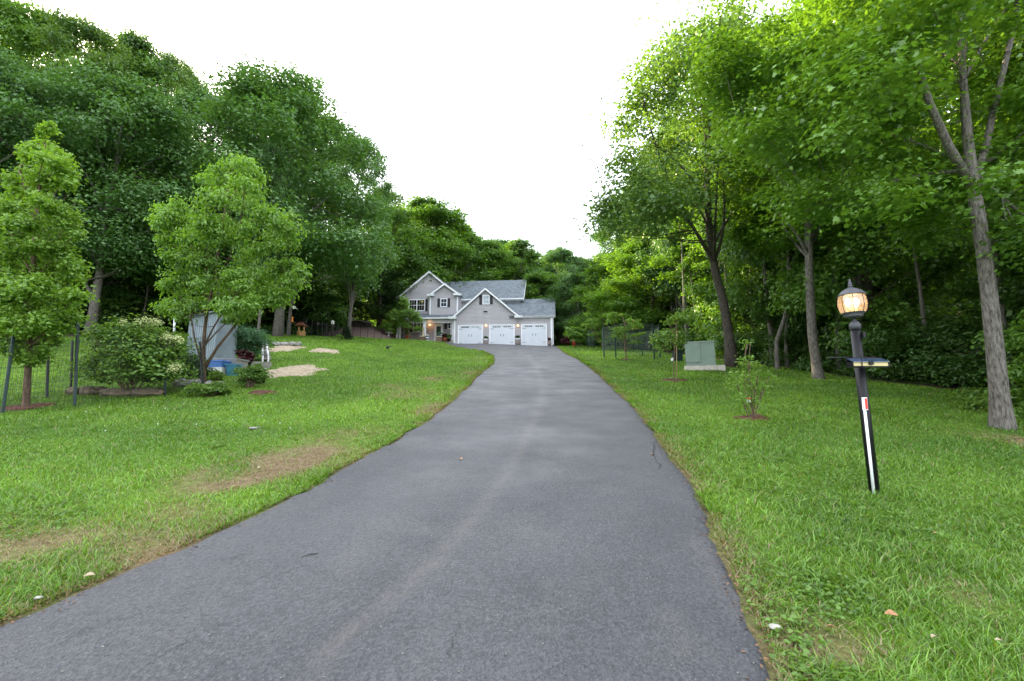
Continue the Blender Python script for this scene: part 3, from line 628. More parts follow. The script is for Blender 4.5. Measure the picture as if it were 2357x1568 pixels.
# leaning airy tree between box and maple
b2 = gh(1686, 845); t2 = b2[1] / ray(1686, 845)[1]
own_tree('ash_tree', 'tall airy tree with leaning dark trunk standing behind the green utility box', b2,
  [(1672, 720, t2), (1645, 620, t2), (1632, 540, t2), (1628, 430, t2), (1625, 330, t2), (1620, 230, t2), (1615, 120, t2)], [.22, .18, .16, .145, .125, .10, .075, .04],
  [(1400, 440), (1375, 520), (1420, 560), (1480, 520), (1560, 560), (1700, 500), (1760, 330), (1740, 120), (1690, 30), (1610, 40), (1510, 130), (1430, 260), (1415, 360)],
  t2 - .5, 3.6, 130, .78, M['ash'], M['barkdark'], 26, 10, .15, 111, LEAF4, LF4, flat=.75, nmaj=12, start=.42, spread=.45, csp=.17, up=.5)
# the trunk by the wood's edge behind the lamp
b3 = gh(1885, 872); t3 = b3[1] / ray(1885, 872)[1]
own_tree('edge_tree', 'vine hung tree with pale trunk at the wood edge left of the lamp post', b3,
  [(1868, 760, t3), (1862, 600, t3), (1860, 450, t3), (1850, 300, t3), (1840, 150, t3)], [.155, .135, .12, .10, .08, .05],
  [(1720, 470), (1760, 560), (1860, 590), (1980, 540), (2050, 300), (2000, 100), (1850, 60), (1720, 200)],
  t3 + 1.5, 2.6, 60, .9, M['maple'], M['bark'], 42, 12, .15, 121, LEAF4, LF4, flat=.45, nmaj=8, start=.5, up=1.3, spread=.4)
for u, v, tp, tr_, lab in [(1812, 845, 1800, .09, 'thin pale crooked trunk at the edge of the right wood'), (1790, 850, 1815, .1, 'thin dark trunk beside the crooked pale one at the wood edge'), (1580, 790, 1560, .13, 'dark trunk behind the staked sapling')]:
    b = gh(u, v); t = b[1] / ray(u, v)[1]
    own_tree('edge_tree', lab, b, [(u - 4, v - 60, t), ((u + tp) / 2 + 8, v - 130, t), (tp, v - 240, t), (tp - 5, v - 380, t + .5)], [tr_, tr_ * .8, tr_ * .6, tr_ * .3],
      [(tp - 70, v - 300), (tp - 90, v - 420), (tp, v - 560), (tp + 90, v - 420), (tp + 60, v - 260)], t + .3, 1.6, 22, .8, M['forest'], M['bark'], 36, 12, .15, 130 + u, LEAF4, LF4, flat=.5, nmaj=5, start=.6)
# pear on the left
b4 = gh(62, 938); t4 = b4[1] / ray(62, 938)[1]
own_tree('pear_tree', 'young upright pear tree with mulched foot inside the wire fence at far left', b4,
  [(64, 860, t4), (68, 760, t4), (75, 650, t4), (82, 520, t4), (92, 420, t4), (103, 330, t4)], [.066, .055, .045, .038, .03, .02],
  [(102, 300), (85, 350), (40, 410), (10, 470), (-30, 560), (-40, 740), (20, 810), (60, 840), (120, 800), (195, 690), (165, 590), (178, 480), (145, 410), (122, 330)],
  t4, .9, 95, .19, M['pear'], M['barkyoung'], 30, 10, .062, 141, flat=1.0, nmaj=8, start=.12, aspect=.75, csp=.22, spread=.5, droop=-.2, up=.4, shoots=45, sr=.10)
# cherry on the left
b5 = gh(470, 884); t5 = b5[1] / ray(470, 884)[1]
own_tree('cherry_tree', 'young cherry tree with three reddish stems and drooping glossy leaves beside the totes', b5,
  [(468, 800, t5), (474, 730, t5), (490, 660, t5), (505, 560, t5), (520, 470, t5), (528, 400, t5)], [.065, .05, .042, .035, .03, .022, .015],
  [(525, 375), (490, 395), (470, 450), (445, 510), (425, 470), (365, 490), (368, 560), (410, 610), (385, 690), (410, 740), (470, 700), (520, 745), (580, 730), (660, 680), (692, 640), (665, 590), (690, 540), (640, 500), (600, 520), (580, 470), (590, 420), (560, 385)],
  t5, 1.4, 85, .26, M['cherry'], M['barkyoung'], 26, 9, .095, 151, flat=.95, nmaj=6, start=.3, aspect=.5, droop=.8, csp=.22, spread=.5, up=.45, shoots=45, sr=.16,
  limbs=[([(470, 850, t5), (500, 800, t5 + .2), (545, 745, t5 + .4), (560, 690, t5 + .5)], [.045, .038, .03, .02]), ([(468, 850, t5), (448, 780, t5 - .2), (438, 720, t5 - .3)], [.026, .022, .015])])

# ------------------------------------------------------------------ shrubs
def bush(name, label, cat, c, rx, ry, hz, leaf, nl=22, ncl=40, nlf=10, ls=.07, seed=1, stems=True, group=None, lr=None, shape=LEAF6, faces=LF6, extra=None, aspect=.6, droop=.2):
    g = np.random.RandomState(seed); c = np.array(c, float); lobes = []; lr = lr or min(rx, hz) * .36
    for i in range(nl):
        a = g.rand() * 6.28; q = math.sqrt(g.rand()); z = .25 + .7 * g.rand(); k = math.sqrt(max(.1, 1 - (z - .35) ** 2 * 1.8))
        lobes.append((c[0] + (rx - lr * .6) * q * k * math.cos(a), c[1] + (ry - lr * .5) * q * k * math.sin(a), c[2] + (hz - lr * .6) * z, lr * (.7 + .6 * g.rand())))
    lobes = np.array(lobes); root = thing(name, c, label, cat, group)
    C, N = lobe_leaves(lobes, ncl, nlf, seed + 1, .75, .4, .9, .14)
    link('foliage', leaves('foliage', C - c, N, ls, shape, faces, aspect, droop, seed), leaf, root)
    if stems:
        mb = MB()
        for l in lobes[:min(14, nl)]: mb.tube(limb_path(c + g.normal(size=3) * (.05, .05, 0) - (0, 0, .05), l[:3], g, 5, -.05), [.016, .013, .010, .008, .004], 5, cap=False)
        mb.build('stem', M['barkyoung'], root)
    return root, lobes
# hydrangea with cream flower heads
c = gh(300, 908); root, lb = bush('hydrangea_shrub', 'large hydrangea shrub with cream cone shaped flower heads behind the wire fence', 'shrub', c, 1.25, 1.0, 1.75, M['hydr'], 40, 42, 10, .085, 201)
tt = c[1] / ray(300, 908)[1]
for k, (u, v) in enumerate([(283, 740), (317, 740), (335, 735), (350, 738), (361, 740), (383, 772), (395, 776), (412, 778), (228, 790), (250, 790), (270, 795), (297, 800), (225, 780), (398, 845), (405, 840)]):
    p = P(u, v, tt - .5 + .5 * rs.rand()); mb = MB(); g = np.random.RandomState(k); q = p + g.normal(size=(110, 3)) * (.045, .045, .055) * (1)
    q[:, :2] = p[:2] + (q[:, :2] - p[:2]) * np.clip(1.2 - (q[:, 2:] - p[2]) / .1, .3, 1.6)
    link('flower_head', leaves('flower_head', q - c, q - p + (0, -.02, .03), .030, aspect=1, seed=k), M['petal'], root)
    mb.tube([c + (0, 0, .2), (c + p) / 2 + (0, 0, .3), p], [.01, .008, .004], 4, cap=False); mb.build('flower_stem', M['barkyoung'], root)
def bpx(name, label, cat, u, v, wpx, hpx, leaf, seed, **kw):
    c = gh(u, v); t = c[1] / ray(u, v)[1]; k = t / FPX; return bush(name, label, cat, c, wpx / 2 * k, wpx / 2 * k * .8, hpx * k, leaf, seed=seed, **kw)
bpx('shrub', 'low dense dark green shrub row in front of the corrugated shelter', 'shrub', 422, 878, 104, 62, M['shrub'], 211, nl=26, ls=.06)
bpx('shrub', 'bushy blue green plant mass spilling over the raised bed behind the totes', 'shrub', 560, 834, 110, 78, M['bluegreen'], 212, nl=30, ls=.08, aspect=.35)
bpx('shrub', 'rounded potted bush in front of the straw patch', 'shrub', 575, 892, 70, 55, M['hydr'], 213, nl=16, ls=.05)
bpx('shrub', 'trailing light green ground plant in front of the grey rocks', 'plant', 480, 912, 100, 32, M['pale'], 214, nl=18, ls=.05)
bpx('shrub', 'small leafy plant between the fence post and the grey rocks', 'plant', 494, 884, 34, 30, M['pale'], 215, nl=10, ls=.06)
bpx('shrub', 'round leafy shrub behind the cherry stems', 'shrub', 503, 820, 40, 50, M['hydr'], 216, nl=12, ls=.08)
bpx('shrub', 'bright green rounded bush right of the garage', 'shrub', 1325, 800, 50, 52, M['sap'], 217, nl=14, ls=.16, ncl=30)
bpx('shrub', 'low purple leaved bush beside the garage end wall', 'shrub', 1303, 797, 26, 22, M['redleaf'], 218, nl=8, ls=.12, ncl=24)
bpx('shrub', 'pale feathery plant beside the small spruce', 'plant', 783, 785, 14, 16, M['pale'], 219, nl=6, ls=.1, ncl=20)
place('spruce', 'small_spruce', gh(797, 783), 1.0, .5, 'small dark spruce on the lawn edge right of the black fence posts', 'conifer')
bpx('shrub', 'hosta like leafy clump at the foot of the near maple', 'plant', 2270, 945, 90, 30, M['pale'], 220, nl=10, ls=.07)
# undergrowth walls (nobody could count it)
def thicket(name, label, pts, leaf, seed, hgt, n, ls=.11, lr=.55, group=None):
    g = np.random.RandomState(seed); lobes = []
    for i in range(n):
        k = g.rand() * (len(pts) - 1); j = int(k); a = np.array(pts[j]); b = np.array(pts[j + 1]); p = a + (b - a) * (k - j); x, y = p[:2] + g.normal(size=2) * p[2]
        z = h1(x, y) + hgt * g.rand() ** 1.5 * (.4 + .6 * vn(x, y, 3, 9)); lobes.append((x, y, z, lr * (.6 + .7 * g.rand())))
    lobes = np.array(lobes); C, N = lobe_leaves(lobes, 40, 9, seed, .7, .4, 1.0, .14)
    o = link(name, leaves(name, C, N, ls, LEAF6, LF6, .65, .2, seed), leaf, None, (0, 0, 0)); return tag(o, label, 'undergrowth', group, 'stuff')
thicket('undergrowth', 'tangled dark green undergrowth along the edge of the right wood', [(13.0, 4, .6), (12.4, 9, .6), (12.3, 14, .6), (12.4, 24, .7), (12.6, 34, .7), (12.6, 50, .8)], M['under'], 301, 2.0, 240, .10)
thicket('undergrowth', 'low shadowed undergrowth under the left oaks', [(-38, 27, 1.2), (-26, 27, 1.0), (-24, 34, 1.2), (-22, 44, 1.0), (-20, 56, 1)], M['under'], 302, 1.2, 150, .14)
thicket('ground_cover', 'pale leafy ground cover in front of the right wood behind the lamp post', [(9.6, 6.5, .5), (9.8, 8.5, .45), (10.2, 11, .3)], M['pale'], 303, .08, 70, .06, .22)
thicket('undergrowth', 'leafy undergrowth behind the house and beside the garage', [(8, 58, 1.5), (14, 52, 1.5), (13, 40, 1)], M['under'], 304, 2.5, 70, .2, 1.0)
thicket('undergrowth', 'sapling foliage hanging at the right border under the maple', [(10.0, 8.6, .25), (9.6, 8.0, .25), (9.9, 9.4, .25)], M['forest'], 305, 3.0, 26, .10, .42)

# ------------------------------------------------------------------ grass
RINGS = []          # mulch rings: x, y, r
for u, v, r in [(62, 938, .42), (1553.6, 876, .36), (1734, 964, .27), (1441, 829, .3), (600, 905, .35)]:
    q = gh(u, v); RINGS.append((q[0], q[1], r))
def free(x, y):
    ok = (x < dl(y) + wob(y, 3) - .0) | (x > dr(y) + wob(y, 7) + .0) | (y > 53)
    for a, b, r in RINGS: ok &= np.hypot(x - a, y - b) > r * (.75 + .4 * vn(x, y, .12, 3))
    for px, py, rx, ry, s in STRAW: ok &= ((x - px) / rx) ** 2 + ((y - py) / ry) ** 2 > .9 + .35 * (vn(x, y, .25, 4) - .5)
    ok &= woodmask(x, y) < .3; ok &= ~((y > 48.5) & (x < -12.5)); ok &= y < 52.2; return ok
def blades(name, n, y0, y1, pw, wk, hk, seed, label, tall=False, edge=False):
    g = np.random.RandomState(seed); q = g.rand(n); e = 2 - pw
    y = (y0 ** e + q * (y1 ** e - y0 ** e)) ** (1 / e); x = (g.rand(n) * 2 - 1) * (1.10 * y + .8)
    
    if edge: sd = g.rand(n) < .5; off = g.gamma(1.2, .07, n); x = np.where(sd, dl(y) + wob(y, 3) - off, dr(y) + wob(y, 7) + off)
    x = np.where(x < -30, -30, x); k = free(x, y) & (x > -29); x, y = x[k], y[k]
    d = dryness(x, y); keep = g.rand(len(x)) > d * .45
    if tall: keep &= ((vn(x, y, 1.1, 21) > .58) | ((x > 2.2) & (y < 4.5) & (vn(x, y, 1.1, 21) > .38))) & (vn(x, y, .25, 22) > .45) & (d < .5)
    x, y, d = x[keep], y[keep], d[keep]; n = len(x)
    hh = hk * (.5 + .9 * g.rand(n)) * (.5 + 1.0 * vn(x, y, .45, 23)) * (1 - .5 * d) * (1 + .35 * sm(y, 6, 20)); ww = (wk + .00085 * y) * (.6 + .8 * g.rand(n))
    a = g.rand(n) * 6.28; ln = hh * (.35 + .9 * g.rand(n)) * (1.25 if tall else 1.0); dx, dy = np.cos(a), np.sin(a); b = a + g.normal(size=n) * .6 + 1.57; sx, sy = np.cos(b), np.sin(b)
    z = h(x, y) - .004; V = np.zeros((n, 6, 3))
    for i, (t, wd) in enumerate([(0, 1), (.55, .8), (1, .12)]):
        cx = x + dx * ln * t ** 1.7; cy = y + dy * ln * t ** 1.7; cz = z + hh * (t - .28 * t * t)
        V[:, 2 * i] = np.stack([cx - sx * ww * wd / 2, cy - sy * ww * wd / 2, cz], 1); V[:, 2 * i + 1] = np.stack([cx + sx * ww * wd / 2, cy + sy * ww * wd / 2, cz], 1)
    F = (np.arange(n)[:, None, None] * 6 + np.array([(0, 1, 3, 2), (2, 3, 5, 4)])[None]).reshape(-1, 4)
    me = arr_mesh(name, V.reshape(-1, 3), F); c = gcolor(x, y) * (.55 + .9 * g.rand(n))[:, None] * (1 + np.array((.5, .05, 0)) * (g.rand(n) ** 2)[:, None])
    dryb = (g.rand(n) < d * .9 + .035)[:, None]; c = np.where(dryb, np.array((.30, .235, .12)) * (.6 + .6 * g.rand(n))[:, None], c)
    if tall: c *= (1.05, 1.0, 1.1)
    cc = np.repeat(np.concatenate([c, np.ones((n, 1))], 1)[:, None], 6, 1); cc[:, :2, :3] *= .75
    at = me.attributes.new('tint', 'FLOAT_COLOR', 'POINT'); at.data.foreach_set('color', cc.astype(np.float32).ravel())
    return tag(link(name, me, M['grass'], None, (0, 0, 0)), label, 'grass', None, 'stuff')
blades('lawn_grass', 760000, 1.9, 52, 1.6, .0030, .048, 400, 'mown green lawn grass with dry straw coloured patches on both sides of the driveway')
blades('tall_grass', 36000, 1.9, 12, 1.3, .0040, .095, 401, 'longer arching grass tufts in the near lawn', True)
blades('edge_grass', 60000, 1.9, 40, 1.5, .0032, .06, 402, 'ragged grass fringe leaning over both driveway edges', False, True)
# overhanging blades at the driveway edge come from both; clover heads
g = np.random.RandomState(9); mb = MB()
for i in range(14):
    p = gh(g.uniform(150, 700), g.uniform(925, 1010)); 
    if p[0] < dl(p[1]) - .2: mb.lathe([(.002, 0), (.008, .005), (.009, .011), (.003, .016)], p + (0, 0, .045), 6)
o = mb.build('clover_flowers', M['tub'], None, (0, 0, 0)); tag(o, 'scattered white clover heads in the left lawn', 'clover', None, 'stuff')

g = np.random.RandomState(31); n = 9000; y = 2.1 + 12 * g.rand(n) ** 1.6; x = (g.rand(n) * 2 - 1) * (1.1 * y + .8); k = free(x, y) & (vn(x, y, .8, 41) > .52); x, y = x[k], y[k]; n = len(x)
C = np.stack([x, y, h(x, y) + .012], 1); C = (C[:, None] + g.normal(size=(n, 6, 3)) * (.028, .028, .008)).reshape(-1, 3); C[:, 2] += .018
N = np.tile((0, 0, 1.), (len(C), 1)) + g.normal(size=(len(C), 3)) * .35
tag(link('lawn_weeds', leaves('lawn_weeds', C, N, .030, LEAF6, LF6, .8, .1, 32), M['pale'], None, (0, 0, 0)), 'low broad leaved weeds and clover growing in the lawn', 'weeds', None, 'stuff')
n = 2600; y = 1.8 + 24 * g.rand(n) ** 1.7; sd = g.rand(n) < .5; x = np.where(sd, dl(y) + wob(y, 3) + np.abs(g.normal(size=n)) * .07 - .03, dr(y) + wob(y, 7) - np.abs(g.normal(size=n)) * .07 + .03)
C = np.stack([x, y, h(x, y) + .018], 1); lit = pmat('litter_brown', (.16, .09, .05), .9, noise=.5, nscale=6)
tag(link('leaf_litter', leaves('leaf_litter', C, np.tile((0, 0, 1.), (n, 1)) + g.normal(size=(n, 3)) * .3, .020, seed=33), lit, None, (0, 0, 0)), 'brown crumbs of leaf litter and soil along both driveway edges', 'leaf litter', None, 'stuff')
n = 500; y = 1.9 + 9 * g.rand(n) ** 1.5; x = dl(y) + (dr(y) - dl(y)) * g.rand(n); C = np.stack([x, y, h(x, y) + .016], 1)
tag(link('driveway_grit', leaves('driveway_grit', C, np.tile((0, 0, 1.), (n, 1)), .008, seed=34, aspect=.9), pmat('grit', (.32, .29, .25), .8, noise=.4), None, (0, 0, 0)), 'pale grit specks scattered over the near asphalt', 'grit', None, 'stuff')

# straw patches and mulch rings
def ground_patch(name, mat, c, rx, ry, lift, label, seed=0, kind='structure', wobble=.55, dome=.05):
    n = 64; rings = 14; V = []; F = []; cz = h1(c[0], c[1])
    for j in range(rings + 1):
        for k in range(n):
            a = 2 * math.pi * k / n; q = 1 + wobble * (float(vn(math.cos(a) * 3 + 5 + seed, math.sin(a) * 3 + 5, 1, seed)) - .5) * 2 * .7
            x = c[0] + rx * q * j / rings * math.cos(a); y = c[1] + ry * q * j / rings * math.sin(a)
            V.append((x, y, h1(x, y) + lift + dome * (1 - (j / rings) ** 2) + .05 * (float(vn(x, y, .15, 2)) - .5) - (.03 if j == rings else 0)))
    for j in range(rings):
        for k in range(n): F.append((j * n + k, (j + 1) * n + k, (j + 1) * n + (k + 1) % n, j * n + (k + 1) % n))
    mb = MB(); mb.add(V, F); o = mb.build(name, mat, None, (c[0], c[1], cz))
    if kind == 'structure': o['kind'] = kind
    else: tag(o, label, 'mulch')
    return o
for i, (px, py, rx, ry, s) in enumerate(STRAW): ground_patch('straw_patch', M['straw'], (px, py), rx * 1.15, ry * 1.15, .012, '', i)
ML = ['round mulch bed at the foot of the young pear tree', 'reddish mulch ring around the staked sapling', 'reddish mulch ring under the tagged sapling', 'small mulch ring inside the wire cage', 'mulch bed beside the black planter']
for i, (px, py, r) in enumerate(RINGS): ground_patch('mulch_ring', M['mulch'], (px, py), r, r, .01, ML[i], i + 5, 'thing')

# ------------------------------------------------------------------ the house
PHI = math.radians(5.0); ex = np.array((math.cos(PHI), -math.sin(PHI))); ey = np.array((math.sin(PHI), math.cos(PHI)))
def zuv(zx, zy): return (1130 + zx / 3.928) * .76725, (780 + zy / 3.928) * .76712
HO = np.array((PY(*zuv(915, 900), 53.5)[0], 53.5)); HB = 8.68
def q(zx, zy, Yl):
    a, b, c = ray(*zuv(zx, zy)); t = (Yl + HO @ ey) / (np.array((a, b)) @ ey); p = np.array((a, b)) * t
    return float((p - HO) @ ex), CAMZ + c * t
def qx(zx, zy, Y): return q(zx, zy, Y)[0]
def qz(zx, zy, Y): return q(zx, zy, Y)[1]
house = thing('house', (HO[0], HO[1], HB), 'two storey grey sided house with three white garage doors at the top of the driveway', 'house')
house.rotation_euler = (0, 0, -PHI); WORIG[house] = np.array((0, 0, HB))
def hw(X, Yl): return np.array((*(HO + ex * X + ey * Yl),))       # local to world xy
def xint(poly, z):
    r = []
    for (x0, z0), (x1, z1) in zip(poly, poly[1:] + poly[:1]):
        if (z0 <= z < z1) or (z1 <= z < z0): r.append(x0 + (x1 - x0) * (z - z0) / (z1 - z0))
    r.sort(); return r
def siding(mb, poly, Y, holes=(), lap=.15, dep=.042):
    z = min(p[1] for p in poly); zt = max(p[1] for p in poly)
    while z < zt - .01:
        z1 = min(z + lap, zt); m = (z + z1) / 2; r = xint(poly, m)
        if len(r) >= 2:
            seg = [(r[0], r[-1])]
            for a, b, c, d in holes:
                if c < m < d: seg = [t for s in seg for t in ((s[0], min(s[1], a)), (max(s[0], b), s[1])) if t[1] - t[0] > .01]
            for a, b in seg:
                V = [(a, Y - dep, z), (b, Y - dep, z), (b, Y, z1), (a, Y, z1), (a, Y + .12, z), (b, Y + .12, z), (b, Y + .12, z1), (a, Y + .12, z1)]
                mb.add(V, [(0, 1, 2, 3), (5, 4, 7, 6), (0, 4, 5, 1), (3, 2, 6, 7), (0, 3, 7, 4), (1, 5, 6, 2)])
        z = z1
def window(x0, x1, z0, z1, Y, mat, mull=1, fw=.09, rows=2, cols=2, shut=None):
    mb = MB()
    for a, b, c, d in [(x0, x1, z0, z0 + fw), (x0, x1, z1 - fw, z1), (x0, x0 + fw, z0 + fw, z1 - fw), (x1 - fw, x1, z0 + fw, z1 - fw)]: mb.box(a, b, Y - .07, Y + .02, c, d)
    for k in range(1, mull): xm = x0 + (x1 - x0) * k / mull; mb.box(xm - fw / 2, xm + fw / 2, Y - .068, Y + .02, z0 + fw, z1 - fw)
    zm = (z0 + z1) / 2; w = mb.build('window', M['white'], house)
    m2 = MB(); m3 = MB(); 
    for k in range(mull):
        a = x0 + (x1 - x0) * k / mull + fw * (.55 if k else 1); b = x0 + (x1 - x0) * (k + 1) / mull - fw * (.55 if k < mull - 1 else 1)
        m2 = MB(); m2.box(a, b, Y - .035, Y - .025, z0 + fw, z1 - fw); m2.build('pane', mat, w)
        m3.box(a, b, Y - .06, Y - .036, zm - .025, zm + .025)
        for i in range(1, cols): xm = a + (b - a) * i / cols; m3.box(xm - .012, xm + .012, Y - .05, Y - .036, z0 + fw, zm - .026); m3.box(xm - .012, xm + .012, Y - .05, Y - .036, zm + .026, z1 - fw)
    m3.build('muntin', M['white'], w)
    if shut:
        for a, b in shut:
            ms = MB(); ms.box(a, b, Y - .05, Y - .022, z0, z1)
            n = int((z1 - z0) / .07)
            for i in range(n):
                zz = z0 + .06 + i * (z1 - z0 - .12) / n
                if abs(zz - zm) > .05: ms.box(a + .05, b - .05, Y - .062, Y - .051, zz, zz + .035)
            ms.build('shutter', M['black'], house)
    return w
def rake(mb, x0, z0, x1, z1, Y, th=.30, w=.42):
    """white board under a sloping roof edge from eave (x0,z0) to peak (x1,z1); w = depth of the overhang soffit"""
    mb.prism([(x0, z0), (x1, z1), (x1, z1 - th), (x0, z0 - th)] if x0 < x1 else [(x1, z1), (x0, z0), (x0, z0 - th), (x1, z1 - th)], Y - w, Y - w + .05)
    mb.prism([(x0, z0 - th * .45), (x1, z1 - th * .45), (x1, z1 - th * .62), (x0, z0 - th * .62)] if x0 < x1 else [(x1, z1 - th * .45), (x0, z0 - th * .45), (x0, z0 - th * .62), (x1, z1 - th * .62)], Y - w + .052, Y - .025)
def slope(mb, x0, z0, x1, z1, Ya, Yb, th=.10):
    V = [(x0, Ya, z0), (x1, Ya, z1), (x1, Yb, z1), (x0, Yb, z0)]; mb.slab(V if x0 < x1 else V[::-1], th)
def gutter(x0, x1, Y, z, name='gutter'): mb = MB(); mb.box(x0, x1, Y - .13, Y, z - .13, z); mb.box(x0, x1, Y - .15, Y - .131, z - .02, z + .012); return mb.build(name, M['white'], house)
def ret(x0, x1, Y, z, d=.5): mb = MB(); mb.box(x0, x1, Y - d, Y - .024, z - .17, z); mb.box(x0 - .03, x1 + .03, Y - d - .03, Y - .02, z, z + .05); return mb.build('eave_return', M['white'], house)
# garage
G = 0.0; xa = qx(915, 800, G); xb = qx(1695, 800, G); xc = qx(2065, 800, .25)
zE = qz(1690, 668, G); zP = qz(1285, 330, G); xP = qx(1285, 330, G); xl_ = qx(878, 660, G - .4); xr_ = qx(1692, 660, G - .4)
wl = MB(); m_ = (zP - zE) / (xP - xl_)
siding(wl, [(xa, HB), (xb, HB), (xb, zE + m_ * (xr_ - xb) - .1), (xP, zP - .12), (xa, zE + m_ * (xa - xl_) - .1)], G)
siding(wl, [(xb, HB), (xc, HB), (xc, zE - .02), (xb, zE - .02)], G + .02)
wl.box(xc - .1, xc - .001, .16, 9, HB, zE); wl.box(xa + .001, xa + .1, .13, 9, HB, zE); wl.box(xa, xc, 8.9, 9.02, HB, zE)
wl.build('garage_wall', M['siding'], house)
rf = MB(); slope(rf, xl_, zE, xP, zP, G - .42, 6.5); slope(rf, xr_, zE, xP, zP, G - .42, 6.5)
zR = qz(1900, 460, 4.6); xd = qx(2106, 672, -.2)
rf.slab([(xr_ - 1.2, -.25, zE - .02), (xd, -.25, zE - .02), (xd, 4.6, zR), (xr_ - 3.4, 4.6, zR)], .1)
rf.slab([(xr_ - 3.4, 4.6, zR), (xd, 4.6, zR), (xd, 9.4, zE - .02), (xa, 9.4, zE - .02)], .1)
rf.build('garage_roof', M['shingle'], house)
for xx in (xl_, xr_): tm = MB(); rake(tm, xx, zE, xP, zP, G); tm.build('gable_trim', M['white'], house)
ret(qx(848, 680, G - .4), qx(940, 680, G - .4), G, zE - .02); ret(qx(1622, 680, G - .4), qx(1720, 680, G - .4), G, zE - .02)
gutter(qx(1722, 680, 0), xd, -.25 + .13, zE - .02); 
mb = MB(); mb.box(xd - .62, xd - .02, -.12, -.0, zE - .20, zE - .14); mb.box(xb, xd - .02, -.1, .0, zE - .2, zE - .15); mb.build('soffit', M['white'], house)
mb = MB(); mb.add([(xc + .02, .0, zE - .2), (xc + .02, 9, zE - .2), (xc + .02, 4.6, zR - .14)], [(0, 1, 2)]); mb.build('side_gable_board', M['siding'], house)
for a_ in ((xc - .14, xc + .03, -.04, .16), (xa - .03, xa + .12, -.05, .15)): mb = MB(); mb.box(*a_, HB, zE - .2); mb.build('corner_board', M['white'], house)
for zx in (2078,): mb = MB(); x = qx(zx, 850, -.1); mb.box(x - .05, x + .05, -.12, -.045, HB + .1, zE - .15); mb.build('downspout', M['white'], house)
# garage doors
for i, (a, b) in enumerate([(957, 1252), (1327, 1628), (1702, 2008)]):
    x0, x1 = qx(a, 870, 0), qx(b, 870, 0); z1 = qz(1480, 762, 0); z0 = HB - .15; t = .13
    fr = MB(); fr.box(x0, x0 + t, -.09, -.022, z0, z1); fr.box(x1 - t, x1, -.09, -.022, z0, z1); fr.box(x0 + t, x1 - t, -.09, -.022, z1 - t * .8, z1)
    fr.build('door_frame', M['white'], house)
    d = MB(); X0, X1, Z1 = x0 + t, x1 - t, z1 - t * .8; d.box(X0, X1, -.05, -.0225, z0, Z1); n = 4; hh = (Z1 - HB) / 4
    for k in range(4):
        for s in range(2):
            for pth in range(2):
                w = (X1 - X0) / 4; px = X0 + w * (2 * s + pth)
                if k < 3: d.box(px + .05, px + w - .05, -.058, -.051, HB + hh * k + .06, HB + hh * (k + 1) - .05)
    door = d.build('garage_door', M['door'], house)
    for s in range(2):
        cx = X0 + (X1 - X0) * (.27 + .46 * s); gz = qz(1480, 789, 0)
        for k in range(4):
            wx = cx - .44 + k * .225; pn = MB(); rise = .03 if k in (1, 2) else 0
            pn.prism([(wx, gz - .07), (wx + .19, gz - .07), (wx + .19, gz + .05 + (.03 if k == 2 else 0) + (.0 if k else .03)), (wx, gz + .05 + (.03 if k in (1,) else 0) + (.03 if k == 3 else 0))], -.066, -.0605)
            if not (i == 0 and s == 1): pn.build('window_pane', M['glass'], door)
            else: pn.build('window_pane', M['blind'], door)
        hn = MB(); hx = X0 + (X1 - X0) * (.44 + .12 * s); hz = qz(1480, 888, 0); hn.box(hx - .02, hx + .02, -.10, -.085, hz - .13, hz + .13); hn.box(hx - .02, hx + .02, -.085, -.0585, hz - .13, hz - .09); hn.box(hx - .02, hx + .02, -.085, -.0585, hz + .09, hz + .13)
        hn.build('handle', M['iron'], door)
        for zz in (qz(1480, 812, 0), qz(1480, 976, 0)):
            hg = MB(); sx = X0 + .02 if s == 0 else X1 - .02; dr_ = 1 if s == 0 else -1
            hg.prism(([(sx, zz - .02), (sx + .42, zz - .008), (sx + .42, zz + .008), (sx, zz + .02)] if dr_ > 0 else [(sx - .42, zz - .008), (sx, zz - .02), (sx, zz + .02), (sx - .42, zz + .008)]), -.07, -.0585); hg.build('hinge', M['iron'], door)
